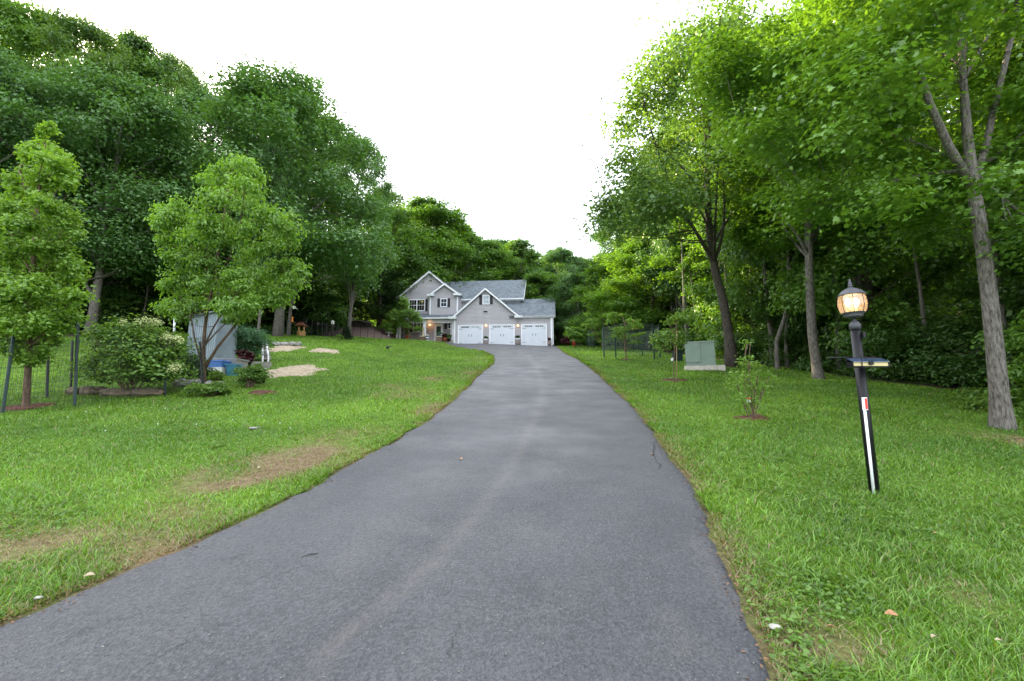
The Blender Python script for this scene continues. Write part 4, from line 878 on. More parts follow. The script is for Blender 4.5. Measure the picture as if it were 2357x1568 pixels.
# gable window and floodlight
window(qx(1249, 470, 0), qx(1331, 470, 0), qz(1285, 527, 0), qz(1285, 417, 0), -.02, M['blind'], shut=[(qx(1210, 470, 0), qx(1244, 470, 0)), (qx(1336, 470, 0), qx(1369, 470, 0))])
fl = MB(); x, z = q(1285, 612, 0); fl.box(x - .06, x + .06, -.08, -.022, z - .05, z + .06)
for s in (-1, 1): fl.lathe([(.03, 0), (.06, .03), (.07, .14), (.0, .141)], (x + s * .09, -.1, z + .02), 10, axis=(s * .6, -.7, -.3))
fl.build('floodlight', M['iron'], house)
cm = MB(); x, z = q(1665, 730, 0); cm.lathe([(.03, 0), (.035, .05), (.02, .08)], (x, -.06, z), 10); cm.build('camera', M['iron'], house)
lampm = pmat('lit_glass', (1, .7, .35), .4, emit=(1, .50, .18), estr=1.6)
def wall_lantern(X, Y, z, power=0.0):
    m = MB(); m.box(X - .05, X + .05, Y - .03, Y, z - .1, z + .12); m.tube([(X, Y - .02, z + .1), (X, Y - .1, z + .16), (X, Y - .16, z + .12)], .012, 6); m.lathe([(.0, .1), (.08, .04), (.085, .03)], (X, Y - .16, z + .05), 8)
    m.lathe([(.05, 0), (.03, -.05), (.0, -.06)], (X, Y - .16, z - .08), 8); l = m.build('wall_lantern', M['iron'], house)
    m = MB(); m.lathe([(.045, 0), (.07, .05), (.07, .12), (.05, .14)], (X, Y - .16, z - .07), 10); m.build('lamp_glass', lampm, l)
    if power:
        pl = bpy.data.lights.new('lantern_light', 'POINT'); pl.energy = power; pl.color = (1, .48, .18); pl.shadow_soft_size = .08
        po = bpy.data.objects.new('lantern_light', pl); col.objects.link(po); po.parent = house; po.location = (X, Y - .30, z - HB)
for zx in (1290, 1665): wall_lantern(qx(zx, 777, 0), -.022, qz(zx, 777, 0), .12)
# upper storey
S = 2.3; Ml = 3.1; W0 = 3.6; RY = 8.4
x0 = qx(330, 500, Ml); x1 = qx(1000, 500, Ml); xpk = qx(628, 130, Ml); zpk = qz(628, 122, Ml - .4); xe0 = qx(240, 437, Ml - .4); ze = qz(240, 437, Ml - .4); xe1 = 2 * xpk - xe0
mg = (zpk - ze) / (xpk - xe0)
hx0, hx1, hz0, hz1 = qx(378, 535, Ml), qx(572, 535, Ml), qz(475, 607, Ml), qz(475, 466, Ml)
zb = qz(600, 648, Ml) - .35; wl = MB()
siding(wl, [(x0, zb), (x1, zb), (x1, ze + mg * (xe1 - x1) - .1), (xpk, zpk - .12), (x0, ze + mg * (x0 - xe0) - .1)], Ml, holes=[(hx0 + .09, hx1 - .09, hz0 + .09, hz1 - .09)])
# small forward gable
sx0, sx1 = qx(640, 550, S), qx(962, 550, S); sp = (qx(797, 265, S - .4), qz(797, 265, S - .4)); se0 = (qx(606, 407, S - .4), qz(606, 407, S - .4)); se1 = (2 * sp[0] - se0[0], se0[1]); ms = (sp[1] - se0[1]) / (sp[0] - se0[0])
siding(wl, [(sx0, zb), (sx1, zb), (sx1, se0[1] + ms * (se1[0] - sx1) - .1), (sp[0], sp[1] - .12), (sx0, se0[1] + ms * (sx0 - se0[0]) - .1)], S)
wl.box(sx0, sx0 + .1, S + .13, Ml, zb, se0[1]); wl.box(sx1 - .1, sx1, S + .13, W0, zb, se0[1])
zme = qz(1250, 462, W0 - .4); xmr = qx(1733, 460, W0 - .4); zmr = qz(1300, 246, RY); BK = 13.2
siding(wl, [(sx1, zb), (xmr - .45, zb), (xmr - .45, zme), (sx1, zme)], W0)
wl.box(x0, x0 + .1, Ml + .13, BK, HB, ze); wl.box(x0, xmr - .45, BK - .1, BK, HB, zme)
# right gable end wall of the main block
X_ = xmr - .45; V = [(X_, W0, HB), (X_, BK, HB), (X_, BK, zme), (X_, RY, zmr - .15), (X_, W0, zme)]
wl.add(V + [(a - .1, b, c) for a, b, c in V], [(0, 1, 2, 3, 4), (9, 8, 7, 6, 5)] + [(i, i + 5, (i + 1) % 5 + 5, (i + 1) % 5) for i in range(5)])
wl.build('upper_wall', M['siding'], house)
rf = MB(); slope(rf, xe0, ze, xpk, zpk, Ml - .42, RY + .3); slope(rf, xe1, ze, xpk, zpk, Ml - .42, RY + .2)
slope(rf, se0[0], se0[1], sp[0], sp[1], S - .42, Ml + 3); slope(rf, se1[0], se1[1], sp[0], sp[1], S - .42, Ml + 3)
rf.slab([(xpk, W0 - .4, zme), (xmr, W0 - .4, zme), (xmr, RY, zmr), (xpk, RY, zmr)], .1)
rf.slab([(x0 - .4, RY, zmr), (xmr, RY, zmr), (xmr, BK + .4, zme), (x0 - .4, BK + .4, zme)], .1); rf.build('main_roof', M['shingle'], house)
for a_ in ((xe0, ze, xpk, zpk, Ml), (xe1, ze, xpk, zpk, Ml), (se0[0], se0[1], sp[0], sp[1], S), (se1[0], se1[1], sp[0], sp[1], S)): tm = MB(); rake(tm, *a_); tm.build('gable_trim', M['white'], house)
tm = MB()
for (ya, za, yb, zb_) in ((W0 - .4, zme, RY, zmr), (RY, zmr, BK + .4, zme)):
    V = [(xmr + .001, ya, za - .005), (xmr + .001, yb, zb_ - .005), (xmr + .001, yb, zb_ - .26), (xmr + .001, ya, za - .26)]
    tm.add(V + [(a + .03, b, c) for a, b, c in V], [(3, 2, 1, 0), (4, 5, 6, 7), (0, 1, 5, 4), (2, 3, 7, 6), (0, 4, 7, 3), (1, 2, 6, 5)])
tm.build('gable_trim', M['white'], house)
ret(qx(232, 440, Ml - .4), qx(328, 440, Ml - .4), Ml, ze - .01); ret(qx(592, 425, S - .4), qx(675, 425, S - .4), S, se0[1]); ret(qx(905, 425, S - .4), qx(992, 425, S - .4), S, se0[1])
gutter(sx1 + .2, xmr, W0 - .4, zme); mb = MB(); mb.box(sx1 + .2, xmr, W0 - .4, W0 - .022, zme - .22, zme - .17); mb.build('soffit', M['white'], house)
for zx in (632, 952):
    x = qx(zx, 520, S - .05); mb = MB(); top = se0[1] - .1; bot = qz(640, 645, S)
    mb.box(x - .07, x + .07, S - .12, S - .025, bot, top - .2); mb.tube([(x, S - .08, top - .2), (x - .05, S - .3, top - .02)], .05, 6); mb.build('downspout', M['white'], house)
mb = MB()
for xx, yy in ((x0 + .02, Ml),): mb.box(xx - .03, xx + .12, yy - .05, yy + .1, zb, ze - .1)
mb.build('corner_board', M['white'], house)
# left double window with a real room behind it
clear = bpy.data.materials.new('clear_glass'); clear.use_nodes = True; n = clear.node_tree; n.nodes.clear(); oo = n.nodes.new('ShaderNodeOutputMaterial'); tr_ = n.nodes.new('ShaderNodeBsdfTransparent'); tr_.inputs[0].default_value = (.5, .52, .58, 1); gl = n.nodes.new('ShaderNodeBsdfGlossy'); gl.inputs['Roughness'].default_value = .03; mm = n.nodes.new('ShaderNodeMixShader'); mm.inputs[0].default_value = .12
n.links.new(tr_.outputs[0], mm.inputs[1]); n.links.new(gl.outputs[0], mm.inputs[2]); n.links.new(mm.outputs[0], oo.inputs[0])
window(hx0, hx1, hz0, hz1, Ml - .02, clear, mull=2, fw=.10, cols=3, shut=[(qx(345, 540, Ml), qx(373, 540, Ml)), (qx(575, 540, Ml), qx(603, 540, Ml))])
rm = MB(); a, b, c, d = hx0 - .3, hx1 + .5, hz0 - .6, hz1 + .2
for bx in [(a, b, Ml + 2.4, Ml + 2.5, c, d), (a - .1, a, Ml + .13, Ml + 2.5, c, d), (b, b + .1, Ml + .13, Ml + 2.5, c, d), (a, b, Ml + .13, Ml + 2.4, d, d + .1), (a, b, Ml + .13, Ml + 2.4, c - .1, c)]: rm.box(*bx)
rm.build('bedroom', pmat('room_wall', (.12, .13, .17), .9, noise=.1), house)
x, z = q(536, 492, Ml + 1.2); mb = MB(); mb.lathe([(.03, .1), (.11, .05), (.12, 0), (.0, -.02)], (x, Ml + 1.2, z), 12); mb.tube([(x, Ml + 1.2, z + .1), (x, Ml + 1.2, d)], .01, 5); mb.build('room_lamp', pmat('lamp_shade', (1, .6, .2), .5, emit=(1, .45, .1), estr=1.2), house)
window(qx(752, 505, S), qx(833, 505, S), qz(792, 558, S), qz(792, 455, S), S - .02, M['glass'], cols=2, shut=[(qx(717, 505, S), qx(749, 505, S)), (qx(836, 505, S), qx(867, 505, S))])
# porch
PF = .9; PW = 3.0; px0 = qx(225, 690, PF); px1 = qx(925, 690, PF) ; zg = qz(700, 682, PF - .3)
rf = MB(); zt = qz(700, 640, S); rf.slab([(px0 - .3, PF - .35, zg), (xa - .005, PF - .35, zg), (xa - .005, S + .9, zt + .3), (px0 - .3, S + .9, zt + .3)], .09); rf.build('porch_roof', M['shingle'], house)
gutter(px0 - .3, xa - .1, PF - .35, zg - .005)
mb = MB(); bz0, bz1 = qz(700, 705, PF), zg - .05; mb.box(px0, xa - .01, PF - .06, PF + .06, bz0 + .02, bz1); mb.build('porch_beam', M['siding'], house)
mb = MB(); mb.box(px0 - .2, xa - .01, PF + .06, PW, bz1 - .02, bz1 + .02); mb.build('porch_ceiling', M['white'], house)
lz0, lz1 = qz(700, 742, PF), bz0 + .02; mb = MB(); mb.box(px0, xa - .15, PF - .03, PF + .01, lz0 - .03, lz0 + .02)
def lattice(mb, X0, X1, Z0, Z1, Y, s=.13, w=.035):
    H = Z1 - Z0; n = int((X1 - X0 + H) / s) + 1
    for sg in (1, -1):
        for k in range(n):
            xs = X0 - H + k * s if sg > 0 else X0 + k * s
            a0, b0, a1, b1 = xs, Z0, xs + sg * H, Z1
            def clip(a0, b0, a1, b1):
                pts = []
                for t in np.linspace(0, 1, 41):
                    x = a0 + (a1 - a0) * t
                    if X0 <= x <= X1: pts.append((x, b0 + (b1 - b0) * t))
                return (pts[0], pts[-1]) if len(pts) > 1 else None
            c = clip(a0, b0, a1, b1)
            if c: (p, r), (p2, r2) = c; yy = Y - .012 * (sg > 0); mb.prism([(p - w / 2, r), (p + w / 2, r), (p2 + w / 2, r2), (p2 - w / 2, r2)], yy, yy + .01)
lattice(mb, px0, xa - .2, lz0, lz1, PF); mb.build('lattice', M['white'], house)
fz = qz(640, 958, PF); mb = MB(); mb.box(px0 - .3, xa - .03, PF - .5, PW, HB - .6, fz); mb.build('porch_floor', M['concrete'], house)
mb = MB(); lx0, lx1 = qx(873, 850, PF), qx(889, 850, PF); mb.box(lx0 - .03, lx0, PF - .03, PF, fz, lz0); lattice(mb, lx0, lx1, fz + .3, lz0, PF, .10, .03); mb.build('lattice', M['white'], house)
for a, b in ((548, 582), (888, 912), (265, 288)):
    mb = MB(); mb.box(qx(a, 800, PF), qx(b, 800, PF), PF - .08, PF + .08, fz, bz0 + .02); c_ = (qx(a, 800, PF) + qx(b, 800, PF)) / 2; mb.box(c_ - .14, c_ + .14, PF - .14, PF + .14, bz0 - .1, bz0 + .02); mb.build('porch_post', M['white'], house)
wl = MB(); siding(wl, [(x0, HB), (xa + .02, HB), (xa + .02, bz1), (x0, bz1)], PW); wl.box(x0 - .1, x0, PW, BK, HB, bz1); wl.build('porch_wall', M['siding'], house)
a, b, c, d = qx(682, 850, PW), qx(782, 850, PW), fz, qz(730, 757, PW); mb = MB()
for bx in [(a, a + .14, c, d), (b - .14, b, c, d), (a + .14, b - .14, d - .14, d)]: mb.box(bx[0], bx[1], PW - .09, PW - .022, bx[2], bx[3])
mb.build('door_frame', M['white'], house)
mb = MB(); A, B = a + .14, b - .14; zm = c + (d - c) * .48
for bx in [(A, A + .1, c, d - .14), (B - .1, B, c, d - .14), (A + .1, B - .1, c, c + .22), (A + .1, B - .1, d - .27, d - .14), (A + .1, B - .1, zm - .04, zm + .04)]: mb.box(bx[0], bx[1], PW - .07, PW - .0225, bx[2], bx[3])
fd = mb.build('front_door', M['white'], house); mb = MB(); mb.box(A + .1, B - .1, PW - .045, PW - .035, c + .22, d - .27); mb.build('door_glass', pmat('storm_glass', (.03, .05, .045), .08, noise=.4, nscale=2, spec=.8), fd)
mb = MB(); mb.lathe([(.03, 0), (.035, .03), (.02, .05)], (B - .06, PW - .07, zm + .06), 8, axis=(0, -1, 0)); mb.build('handle', M['iron'], fd)
window(qx(838, 780, PW), qx(905, 780, PW), qz(850, 817, PW), qz(850, 738, PW), PW - .02, M['glass'], shut=[(qx(798, 780, PW), qx(834, 780, PW))])
window(qx(430, 800, PW), qx(520, 800, PW), qz(475, 850, PW), qz(475, 738, PW), PW - .02, M['glass'], mull=2, shut=[(qx(392, 780, PW), qx(427, 780, PW)), (qx(523, 780, PW), qx(556, 780, PW))])
wall_lantern(qx(630, 768, PW), PW - .022, qz(630, 768, PW), 1.4)
for a, b, t in ((508, 588, 903), (706, 782, 905)):
    X0, X1, zt_ = qx(a, 930, PF - .5), qx(b, 930, PF - .5), qz(a, t, PF - .5); mb = MB(); mb.box(X0, X1, PF - .9, PF - .3, HB - .6, zt_ - .1); p_ = mb.build('porch_pier', M['brick'], house)
    mb = MB(); mb.box(X0 - .05, X1 + .05, PF - .95, PF - .25, zt_ - .1, zt_); mb.build('pier_cap', M['cast'], p_)
mb = MB(); ra, rb = qx(290, 880, PF), qx(505, 880, PF); rt = qz(400, 868, PF); mb.box(ra, rb, PF - .03, PF + .03, rt - .06, rt)
for k in range(16): x = ra + (rb - ra) * (k + .5) / 16; mb.box(x - .02, x + .02, PF - .02, PF + .02, fz, rt - .06)
mb.build('railing', M['darkwood'], house)

# things standing by the house
def hl(zx, Yl, zfoot=None):
    X = qx(zx, 950, Yl); p = hw(X, Yl); z = zfoot if zfoot is not None else h1(*p); return np.array((p[0], p[1], z))
def potted(name, label, c, prof, mat, leaf, r, hgt, seed, nl=8, ls=.07, cat='planter'):
    root = thing(name, c, label, cat); mb = MB(); mb.lathe(prof, c, 16); mb.build('pot', mat, root); top = prof[-1][1]; g = np.random.RandomState(seed)
    lob = np.array([(c[0] + r * .6 * g.uniform(-1, 1), c[1] + r * .6 * g.uniform(-1, 1), c[2] + top + hgt * g.uniform(.15, .75), r * .5) for _ in range(nl)])
    C, N = lobe_leaves(lob, 26, 8, seed, .8, .4, .8, .16); link('plant', leaves('plant', C - c, N, ls, LEAF6, LF6, .55, .1, seed), leaf, root); return root
for i, (zx, lab) in enumerate([(1283, 'stone faced planter with white bowl and dark green plant between first and second garage doors'), (1663, 'stone faced planter with white bowl and dark green plant between second and third garage doors')]):
    c = hl(zx, -.35, HB); root = potted('barrel_planter', lab, c, [(.17, 0), (.24, .1), (.25, .4), (.2, .52), (.18, .56)], M['stonepl'], M['shrub'], .22, .3, 500 + i, ls=.09)
    mb = MB(); mb.lathe([(.12, .56), (.23, .66), (.27, .78), (.22, .8)], c, 16); mb.build('bowl', M['white'], root); root.children[1].location.z = .24
c = hl(2036, -.35, HB); potted('barrel_planter', 'small stone planter with dry reddish plant at the right corner of the garage', c, [(.14, 0), (.18, .1), (.18, .45), (.14, .5)], M['stonepl'], M['redleaf'], .15, .35, 505, ls=.07)
c = hl(370, -.6, qz(370, 938, PF - 1.5)); potted('flower_pot', 'orange terracotta pot with white flowers in front of the porch railing', c, [(.18, -.2), (.2, 0), (.27, .32), (.31, .34), (.31, .42), (.27, .42)], M['pot'], M['pale'], .3, .7, 506, ls=.09)
c = hl(805, -.1, fz - .15); potted('flower_pot', 'dark red pot with orange and green flowers beside the lattice', c, [(.16, 0), (.24, .3), (.25, .33)], M['pot'], M['redleaf'], .34, .55, 507, ls=.08)
c = hl(850, -.1, fz - .15); potted('flower_pot', 'low dark pot with green foliage next to the white corner post', c, [(.16, 0), (.22, .25), (.23, .28)], M['blackpot'], M['hydr'], .3, .5, 508, ls=.08)
c = hl(742, PF - .6, qz(742, 905, PF - .5)); potted('flower_pot', 'blue glazed pot with trailing plant standing on the right porch pier', c, [(.12, 0), (.2, .1), (.22, .16)], M['bluecer'], M['bluegreen'], .28, .35, 509, ls=.08)
c = hl(545, PF - .6, qz(545, 903, PF - .5)); mb = MB(); mb.lathe([(.25, 0), (.22, .1), (.17, .35), (.14, .6), (.12, .8), (.17, .86), (.12, .92), (.14, 1.0), (.09, 1.12), (.03, 1.15)], c, 10); solo(mb, 'garden_statue', M['cast'], 'tan tapered stone ornament standing on the left porch pier', 'statue', origin=c)
c = hl(595, PF - 1.2, h1(*hw(qx(595, 950, PF - 1.2), PF - 1.2))); root = thing('pagoda_lantern', c, 'small blue and white tiered pagoda ornament beside the left porch pier', 'ornament')
for k in range(3): mb = MB(); zz = .12 + .3 * k; mb.lathe([(.24 - .03 * k, zz), (.2, zz + .05), (.07, zz + .12), (.0, zz + .13)], c, 8, smooth=False); mb.build('roof_tier', M['tub'], root); mb = MB(); mb.lathe([(.12, zz - .18), (.14, zz - .08), (.1, zz)], c, 10); mb.build('body', M['bluecer'], root)
c = hl(140, -1.0, h1(*hw(qx(140, 950, -1.0), -1.0)) ); c[2] = max(c[2], qz(140, 960, -1.0)); root = thing('bird_bath', c, 'white bird bath topped by a small figure on the lawn left of the porch', 'bird bath')
mb = MB(); mb.lathe([(.16, 0), (.08, .1), (.07, .32)], c, 12); mb.build('pedestal', M['white'], root); mb = MB(); mb.lathe([(.07, .32), (.42, .38), (.44, .44), (.36, .42), (.0, .4)], c, 20); mb.build('basin', M['white'], root); mb = MB(); mb.lathe([(.13, .41), (.1, .5), (.05, .62), (.07, .68), (.02, .76)], c, 10); mb.build('figure', M['white'], root)
c = hl(232, -.2); c[2] = min(c[2], qz(232, 930, -.2)); tp = PY(*zuv(252, 775), 0); top = np.array((*hw(qx(252, 775, -.2), -.2), qz(252, 775, -.2)))
mb = MB(); mb.tube([c - (0, 0, .3), (c + top) / 2 + (.02, 0, 0), top], [.13, .12, .10], 10); solo(mb, 'birch_log', M['birch'], 'leaning white birch log with dark knots left of the porch railing', 'log', origin=c)

# weeping tree in front of the porch
bb = np.array((*hw(qx(385, 930, -.9), -.9), 0.)); bb[2] = h1(bb[0], bb[1]) - .1; tb = bb[1] / ray(*zuv(385, 900))[1]
z2 = lambda zx, zy: zuv(zx, zy)
own_tree('weeping_tree', 'low weeping tree hanging its branches in front of the white porch', bb, [(*z2(380, 850), tb), (*z2(360, 750), tb), (*z2(310, 620), tb), (*z2(295, 520), tb)], [.10, .08, .06, .03],
  [z2(300, 440), z2(225, 560), z2(100, 620), z2(90, 700), z2(40, 800), z2(130, 840), z2(330, 800), z2(440, 850), z2(560, 850), z2(540, 740), z2(470, 640), z2(400, 590)], tb, 1.0, 46, .38, M['sap'], M['barkyoung'], 40, 10, .12, 161, flat=1.3, nmaj=9, start=.4, droop=1.2, spread=.4)

# ------------------------------------------------------------------ lamp post by the driveway
B = gh(2013, 1133); Yp = B[1]
def LP(u, v): x, z = PY(u, v, Yp); return np.array((x, Yp, z))
lu = lambda zx: (2480 + zx / 5.409) * .76725
lv = lambda zy: (830 + zy / 5.409) * .76712
top = LP(1966.5, 740); A = top - B; LT = np.linalg.norm(A); A /= LT; kk = np.linalg.norm(LP(1980, 700) - LP(1979, 700))      # metres per px
def s_of(v):                         # distance along the axis for a picture row
    lo, hi = -.2, 3
    for _ in range(40):
        m = (lo + hi) / 2; p = B + A * m; d = p[1] * CS + (p[2] - CAMZ) * SN; vv = 784 - FPX * (-p[1] * SN + (p[2] - CAMZ) * CS) / d
        if vv > v: lo = m
        else: hi = m
    return lo
lamp = thing('lamp_post', B, 'black lamp post with lit round lantern leaning slightly in the right lawn', 'lamp post'); r = 10.2 * kk
mb = MB(); mb.lathe([(r, -.25), (r, s_of(760))], B, 22, axis=A); mb.build('post', M['iron'], lamp)
mb = MB(); mb.lathe([(r * 1.13, s_of(lv(860))), (r * 1.15, s_of(lv(790))), (r * 1.02, s_of(lv(770))), (r * .72, s_of(lv(735))), (r * .4, s_of(lv(722))), (r * .36, s_of(lv(670)))], B, 22, axis=A); mb.build('post_cap', M['pewter'], lamp)
R0 = 28.8 * kk; g0, g1 = s_of(lv(590)), s_of(lv(300)); gm = s_of(lv(440))
mb = MB(); mb.lathe([(R0 * .42, s_of(lv(672))), (R0 * .66, s_of(lv(650))), (R0 * .64, s_of(lv(640))), (R0 * .60, s_of(lv(628))), (R0 * .80, s_of(lv(598))), (R0 * .84, s_of(lv(590)))], B, 24, axis=A); gal = mb.build('gallery', M['pewter'], lamp)
prof = lambda t: R0 * (math.sqrt(max(0, 1 - ((t - .52) / .95) ** 2)))
def gpt(t, a):
    X_ = np.cross((0, 1, 0), A); X_ /= np.linalg.norm(X_); Y_ = np.cross(A, X_); return B + A * (g0 + (g1 - g0) * t) + prof(t) * (math.cos(a) * X_ + math.sin(a) * Y_)
# frosted globe
gmt = bpy.data.materials.new('lantern_glass'); gmt.use_nodes = True; n = gmt.node_tree; n.nodes.clear(); oo = n.nodes.new('ShaderNodeOutputMaterial')
ta = n.nodes.new('ShaderNodeBsdfTransparent'); ta.inputs[0].default_value = (1, .85, .66, 1); gs = n.nodes.new('ShaderNodeBsdfGlossy'); gs.inputs['Roughness'].default_value = .12
em = n.nodes.new('ShaderNodeEmission'); em.inputs[0].default_value = (1, .62, .34, 1); em.inputs[1].default_value = .035; ad = n.nodes.new('ShaderNodeAddShader')
tl = n.nodes.new('ShaderNodeBsdfTranslucent'); tl.inputs[0].default_value = (.9, .7, .5, 1); m1 = n.nodes.new('ShaderNodeMixShader'); m1.inputs[0].default_value = .12; m2 = n.nodes.new('ShaderNodeMixShader'); m2.inputs[0].default_value = .10
L = n.links; L.new(ta.outputs[0], m1.inputs[1]); L.new(tl.outputs[0], m1.inputs[2]); L.new(m1.outputs[0], m2.inputs[1]); L.new(gs.outputs[0], m2.inputs[2]); L.new(m2.outputs[0], ad.inputs[0]); L.new(em.outputs[0], ad.inputs[1]); L.new(ad.outputs[0], oo.inputs[0])
mb = MB(); mb.lathe([(prof(t) * .985, g0 + (g1 - g0) * t) for t in np.linspace(0, 1, 14)], B, 32, axis=A); mb.f = mb.f[:-2]; mb.sm = mb.sm[:-2]; mb.build('globe', gmt, lamp)
for k in range(8): mb = MB(); a = 2 * math.pi * (k + .32) / 8; mb.tube([gpt(t, a) for t in np.linspace(0, 1, 12)], .0028, 6); mb.build('rib', M['iron'], lamp)
for k, zx in enumerate((340, 480)):
    bm = pmat('lit_bulb', (1, .8, .5), .4, emit=(1, .74, .46), estr=2.6); c = LP(lu(zx), lv(430)); mb = MB(); mb.lathe([(.004, -.045), (.014, -.025), (.023, 0), (.024, .02), (.012, .045), (.002, .05)], c, 14, axis=A)
    bu = mb.build('bulb', bm, lamp); mb = MB(); mb.tube([c - A * .04, c - A * .075, B + A * (g0 + .004)], .009, 8); mb.build('socket', M['cream'], bu)
pl = bpy.data.lights.new('lamp_light', 'POINT'); pl.energy = .22; pl.color = (1, .70, .42); pl.shadow_soft_size = .05
po = bpy.data.objects.new('lamp_light', pl); col.objects.link(po); po.parent = lamp; po.location = tuple(B + A * (gm + .0) - B)
rb = s_of(lv(306)); mb = MB(); mb.lathe([(R0 * 1.0, rb - .006), (R0 * 1.04, rb), (R0 * .93, rb + .012), (R0 * .70, s_of(lv(235))), (R0 * .42, s_of(lv(203))), (R0 * .16, s_of(lv(186))), (R0 * .14, s_of(lv(160)))], B, 8, axis=A, smooth=False); mb.build('lantern_roof', M['pewter'], lamp)
mb = MB(); fs = [s_of(lv(z)) for z in (165, 150, 135, 120, 100, 80, 60, 40)]; mb.lathe(list(zip([R0 * q_ for q_ in (.2, .16, .10, .15, .11, .07, .09, .01)], fs)), B, 12, axis=A); mb.build('finial', M['pewter'], lamp)
c = LP(lu(545), lv(960)); mb = MB(); mb.box(c[0] - .014, c[0] + .012, c[1] - r - .016, c[1] - r * .3, c[2] - .025, c[2] + .022); mb.box(c[0] - .018, c[0] + .016, c[1] - r - .02, c[1] - r * .3, c[2] + .022, c[2] + .028); mb.build('photocell', M['iron'], lamp)
# solar light strapped to the post
c = LP((lu(265) + lu(825)) / 2, 0.5 * (lv(1335) + lv(1480))); w_ = (lu(825) - lu(265)) * kk / 2; zt_, zb_ = LP(1980, lv(1335))[2], LP(1980, lv(1480))[2]
sol = thing('solar_light', (c[0], Yp - .1, zb_), 'rectangular solar light with cream diffuser strapped across the black lamp post', 'light'); zm = zb_ + (zt_ - zb_) * .52
yo = Yp - r - .005; mb = MB(); mb.box(c[0] - w_, c[0] + w_, yo - .09, yo, zb_ - .004, zb_ + .004); mb.box(c[0] - w_, c[0] + w_, yo - .012, yo, zb_ + .004, zt_ + .004)
for s in (-1, 1): mb.box(c[0] + s * w_ - .004, c[0] + s * w_ + .004, yo - .094, yo - .013, zb_ - .006, zm)
mb.box(c[0] - .022, c[0] + .016, yo - .105, yo - .085, zm - .03, zm + .004); mb.build('housing', M['iron'], sol)
mb = MB(); mb.box(c[0] - w_ + .006, c[0] + w_ - .006, yo - .086, yo - .02, zb_ + .005, zm - .003); mb.build('diffuser', M['cream'], sol)
mb = MB(); V = [(c[0] - w_, yo - .098, zm + .001), (c[0] + w_, yo - .098, zm + .001), (c[0] + w_, yo - .006, zt_ - .001), (c[0] - w_, yo - .006, zt_ - .001)]; mb.slab(V, .006); mb.build('solar_panel', M['solar'], sol)
mb = MB(); mb.lathe([(.008, 0), (.009, .004), (.0, .006)], (c[0] - .003, yo - .105, zm - .013), 10, axis=(0, -1, 0)); mb.build('sensor', M['tub'], sol)
e0 = LP(lu(115), lv(1312)); e1 = LP(lu(828), lv(1308)); mb = MB(); mb.tube([e0 + (0, .055, 0), (e0 + e1) / 2 + (0, r + .012, .006), e1 + (0, .055, 0)], .008, 8)
mb.lathe([(.011, 0), (.014, .01), (.011, .02)], e0 + (-.01, .055, 0), 10, axis=(1, 0, 0)); mb.lathe([(.011, 0), (.014, .01), (.011, .02)], e1 + (-.01, .055, 0), 10, axis=(1, 0, 0)); solo(mb, 'hanger_bar', M['iron'], 'black crossbar with rounded ends behind the solar light', 'bar')
mb = MB(); xx = LP(lu(395), lv(1400)); mb.box(xx[0] - .003, xx[0] + .003, yo - .1, yo - .092, zb_ - .02, zt_ + .02); mb.build('strap', M['iron'], sol)
# driveway marker
mk = thing('driveway_marker', LP(2011, 1132) - (0, r + .02, 0), 'white driveway marker stake with red reflector standing in front of the black post', 'marker'); 
def MP(u, v): x, z = PY(u, v, Yp - r - .014); return np.array((x, Yp - r - .014, z))
mb = MB(); mb.tube([MP(2012, 1140), MP(1990.5, 944)], [.0125, .0115], 10); mb.build('stake', M['white'], mk)
def plate(mb, u0, u1, v0, v1, y, th): p = MP(u0, v0); q_ = MP(u1, v1); sk = MP((u0 + u1) / 2 + 2.6, v1)[0] - MP((u0 + u1) / 2, v0)[0]; w0 = q_[0] - p[0]; mb.prism([(p[0], p[2]), (p[0] + w0, p[2]), (p[0] + w0 + sk, q_[2]), (p[0] + sk, q_[2])], y, y + th)
mb = MB(); plate(mb, 1981.5, 1996, 915, 944, Yp - r - .03, .008); mb.build('reflector_plate', M['white'], mk)
mb = MB(); plate(mb, 1987, 1994.5, 917, 942, Yp - r - .034, .004); plate(mb, 1982.8, 1985.5, 917, 942, Yp - r - .034, .004); mb.build('reflector', M['red'], mk)

# ------------------------------------------------------------------ green utility box on its pad
c = gh(1622, 853); t = c[1] / ray(1622, 853)[1]; Yb = c[1]
def BX(u, v, dy=0): x, z = PY(u, v, Yb + dy); return x, z
bx = thing('utility_box', c, 'pale green metal utility cabinet on a concrete pad in the right lawn', 'utility box')
x0, zt_ = BX(1575, 785); x1, _ = BX(1643, 785); _, zb_ = BX(1610, 842); _, zq = BX(1610, 856)
mb = MB(); xs = BX(1351 / 3.367 * .767 + 1304.3, 800)[0]; sp = .03; dep = 1.0
def trap(mb, a, b, z0, z1, y0, y1, s0=0, s1=0): mb.prism([(a, z0), (b, z0), (b + s1, z1), (a + s0, z1)], y0, y1)
trap(mb, x0, xs - .008, zb_ + .14, zt_ - .06, Yb, Yb + dep, 0, 0); trap(mb, xs + .008, x1 + .03, zb_, zt_ - .06, Yb + .01, Yb + dep, 0, -.03); trap(mb, x0 + .02, xs - .008, zb_, zb_ + .13, Yb + .03, Yb + dep)
trap(mb, xs - .008, xs + .008, zb_, zt_ - .06, Yb + .04, Yb + dep); mb.build('cabinet', M['boxgreen'], bx)
mb = MB(); mb.prism([(x0 - .015, zt_ - .06), (x1 + .012, zt_ - .06), (x1 + .012, zt_ - .015), (x1 - .02, zt_), (x0 + .02, zt_), (x0 - .015, zt_ - .015)], Yb - .015, Yb + dep + .015); mb.build('lid', M['boxgreen'], bx)
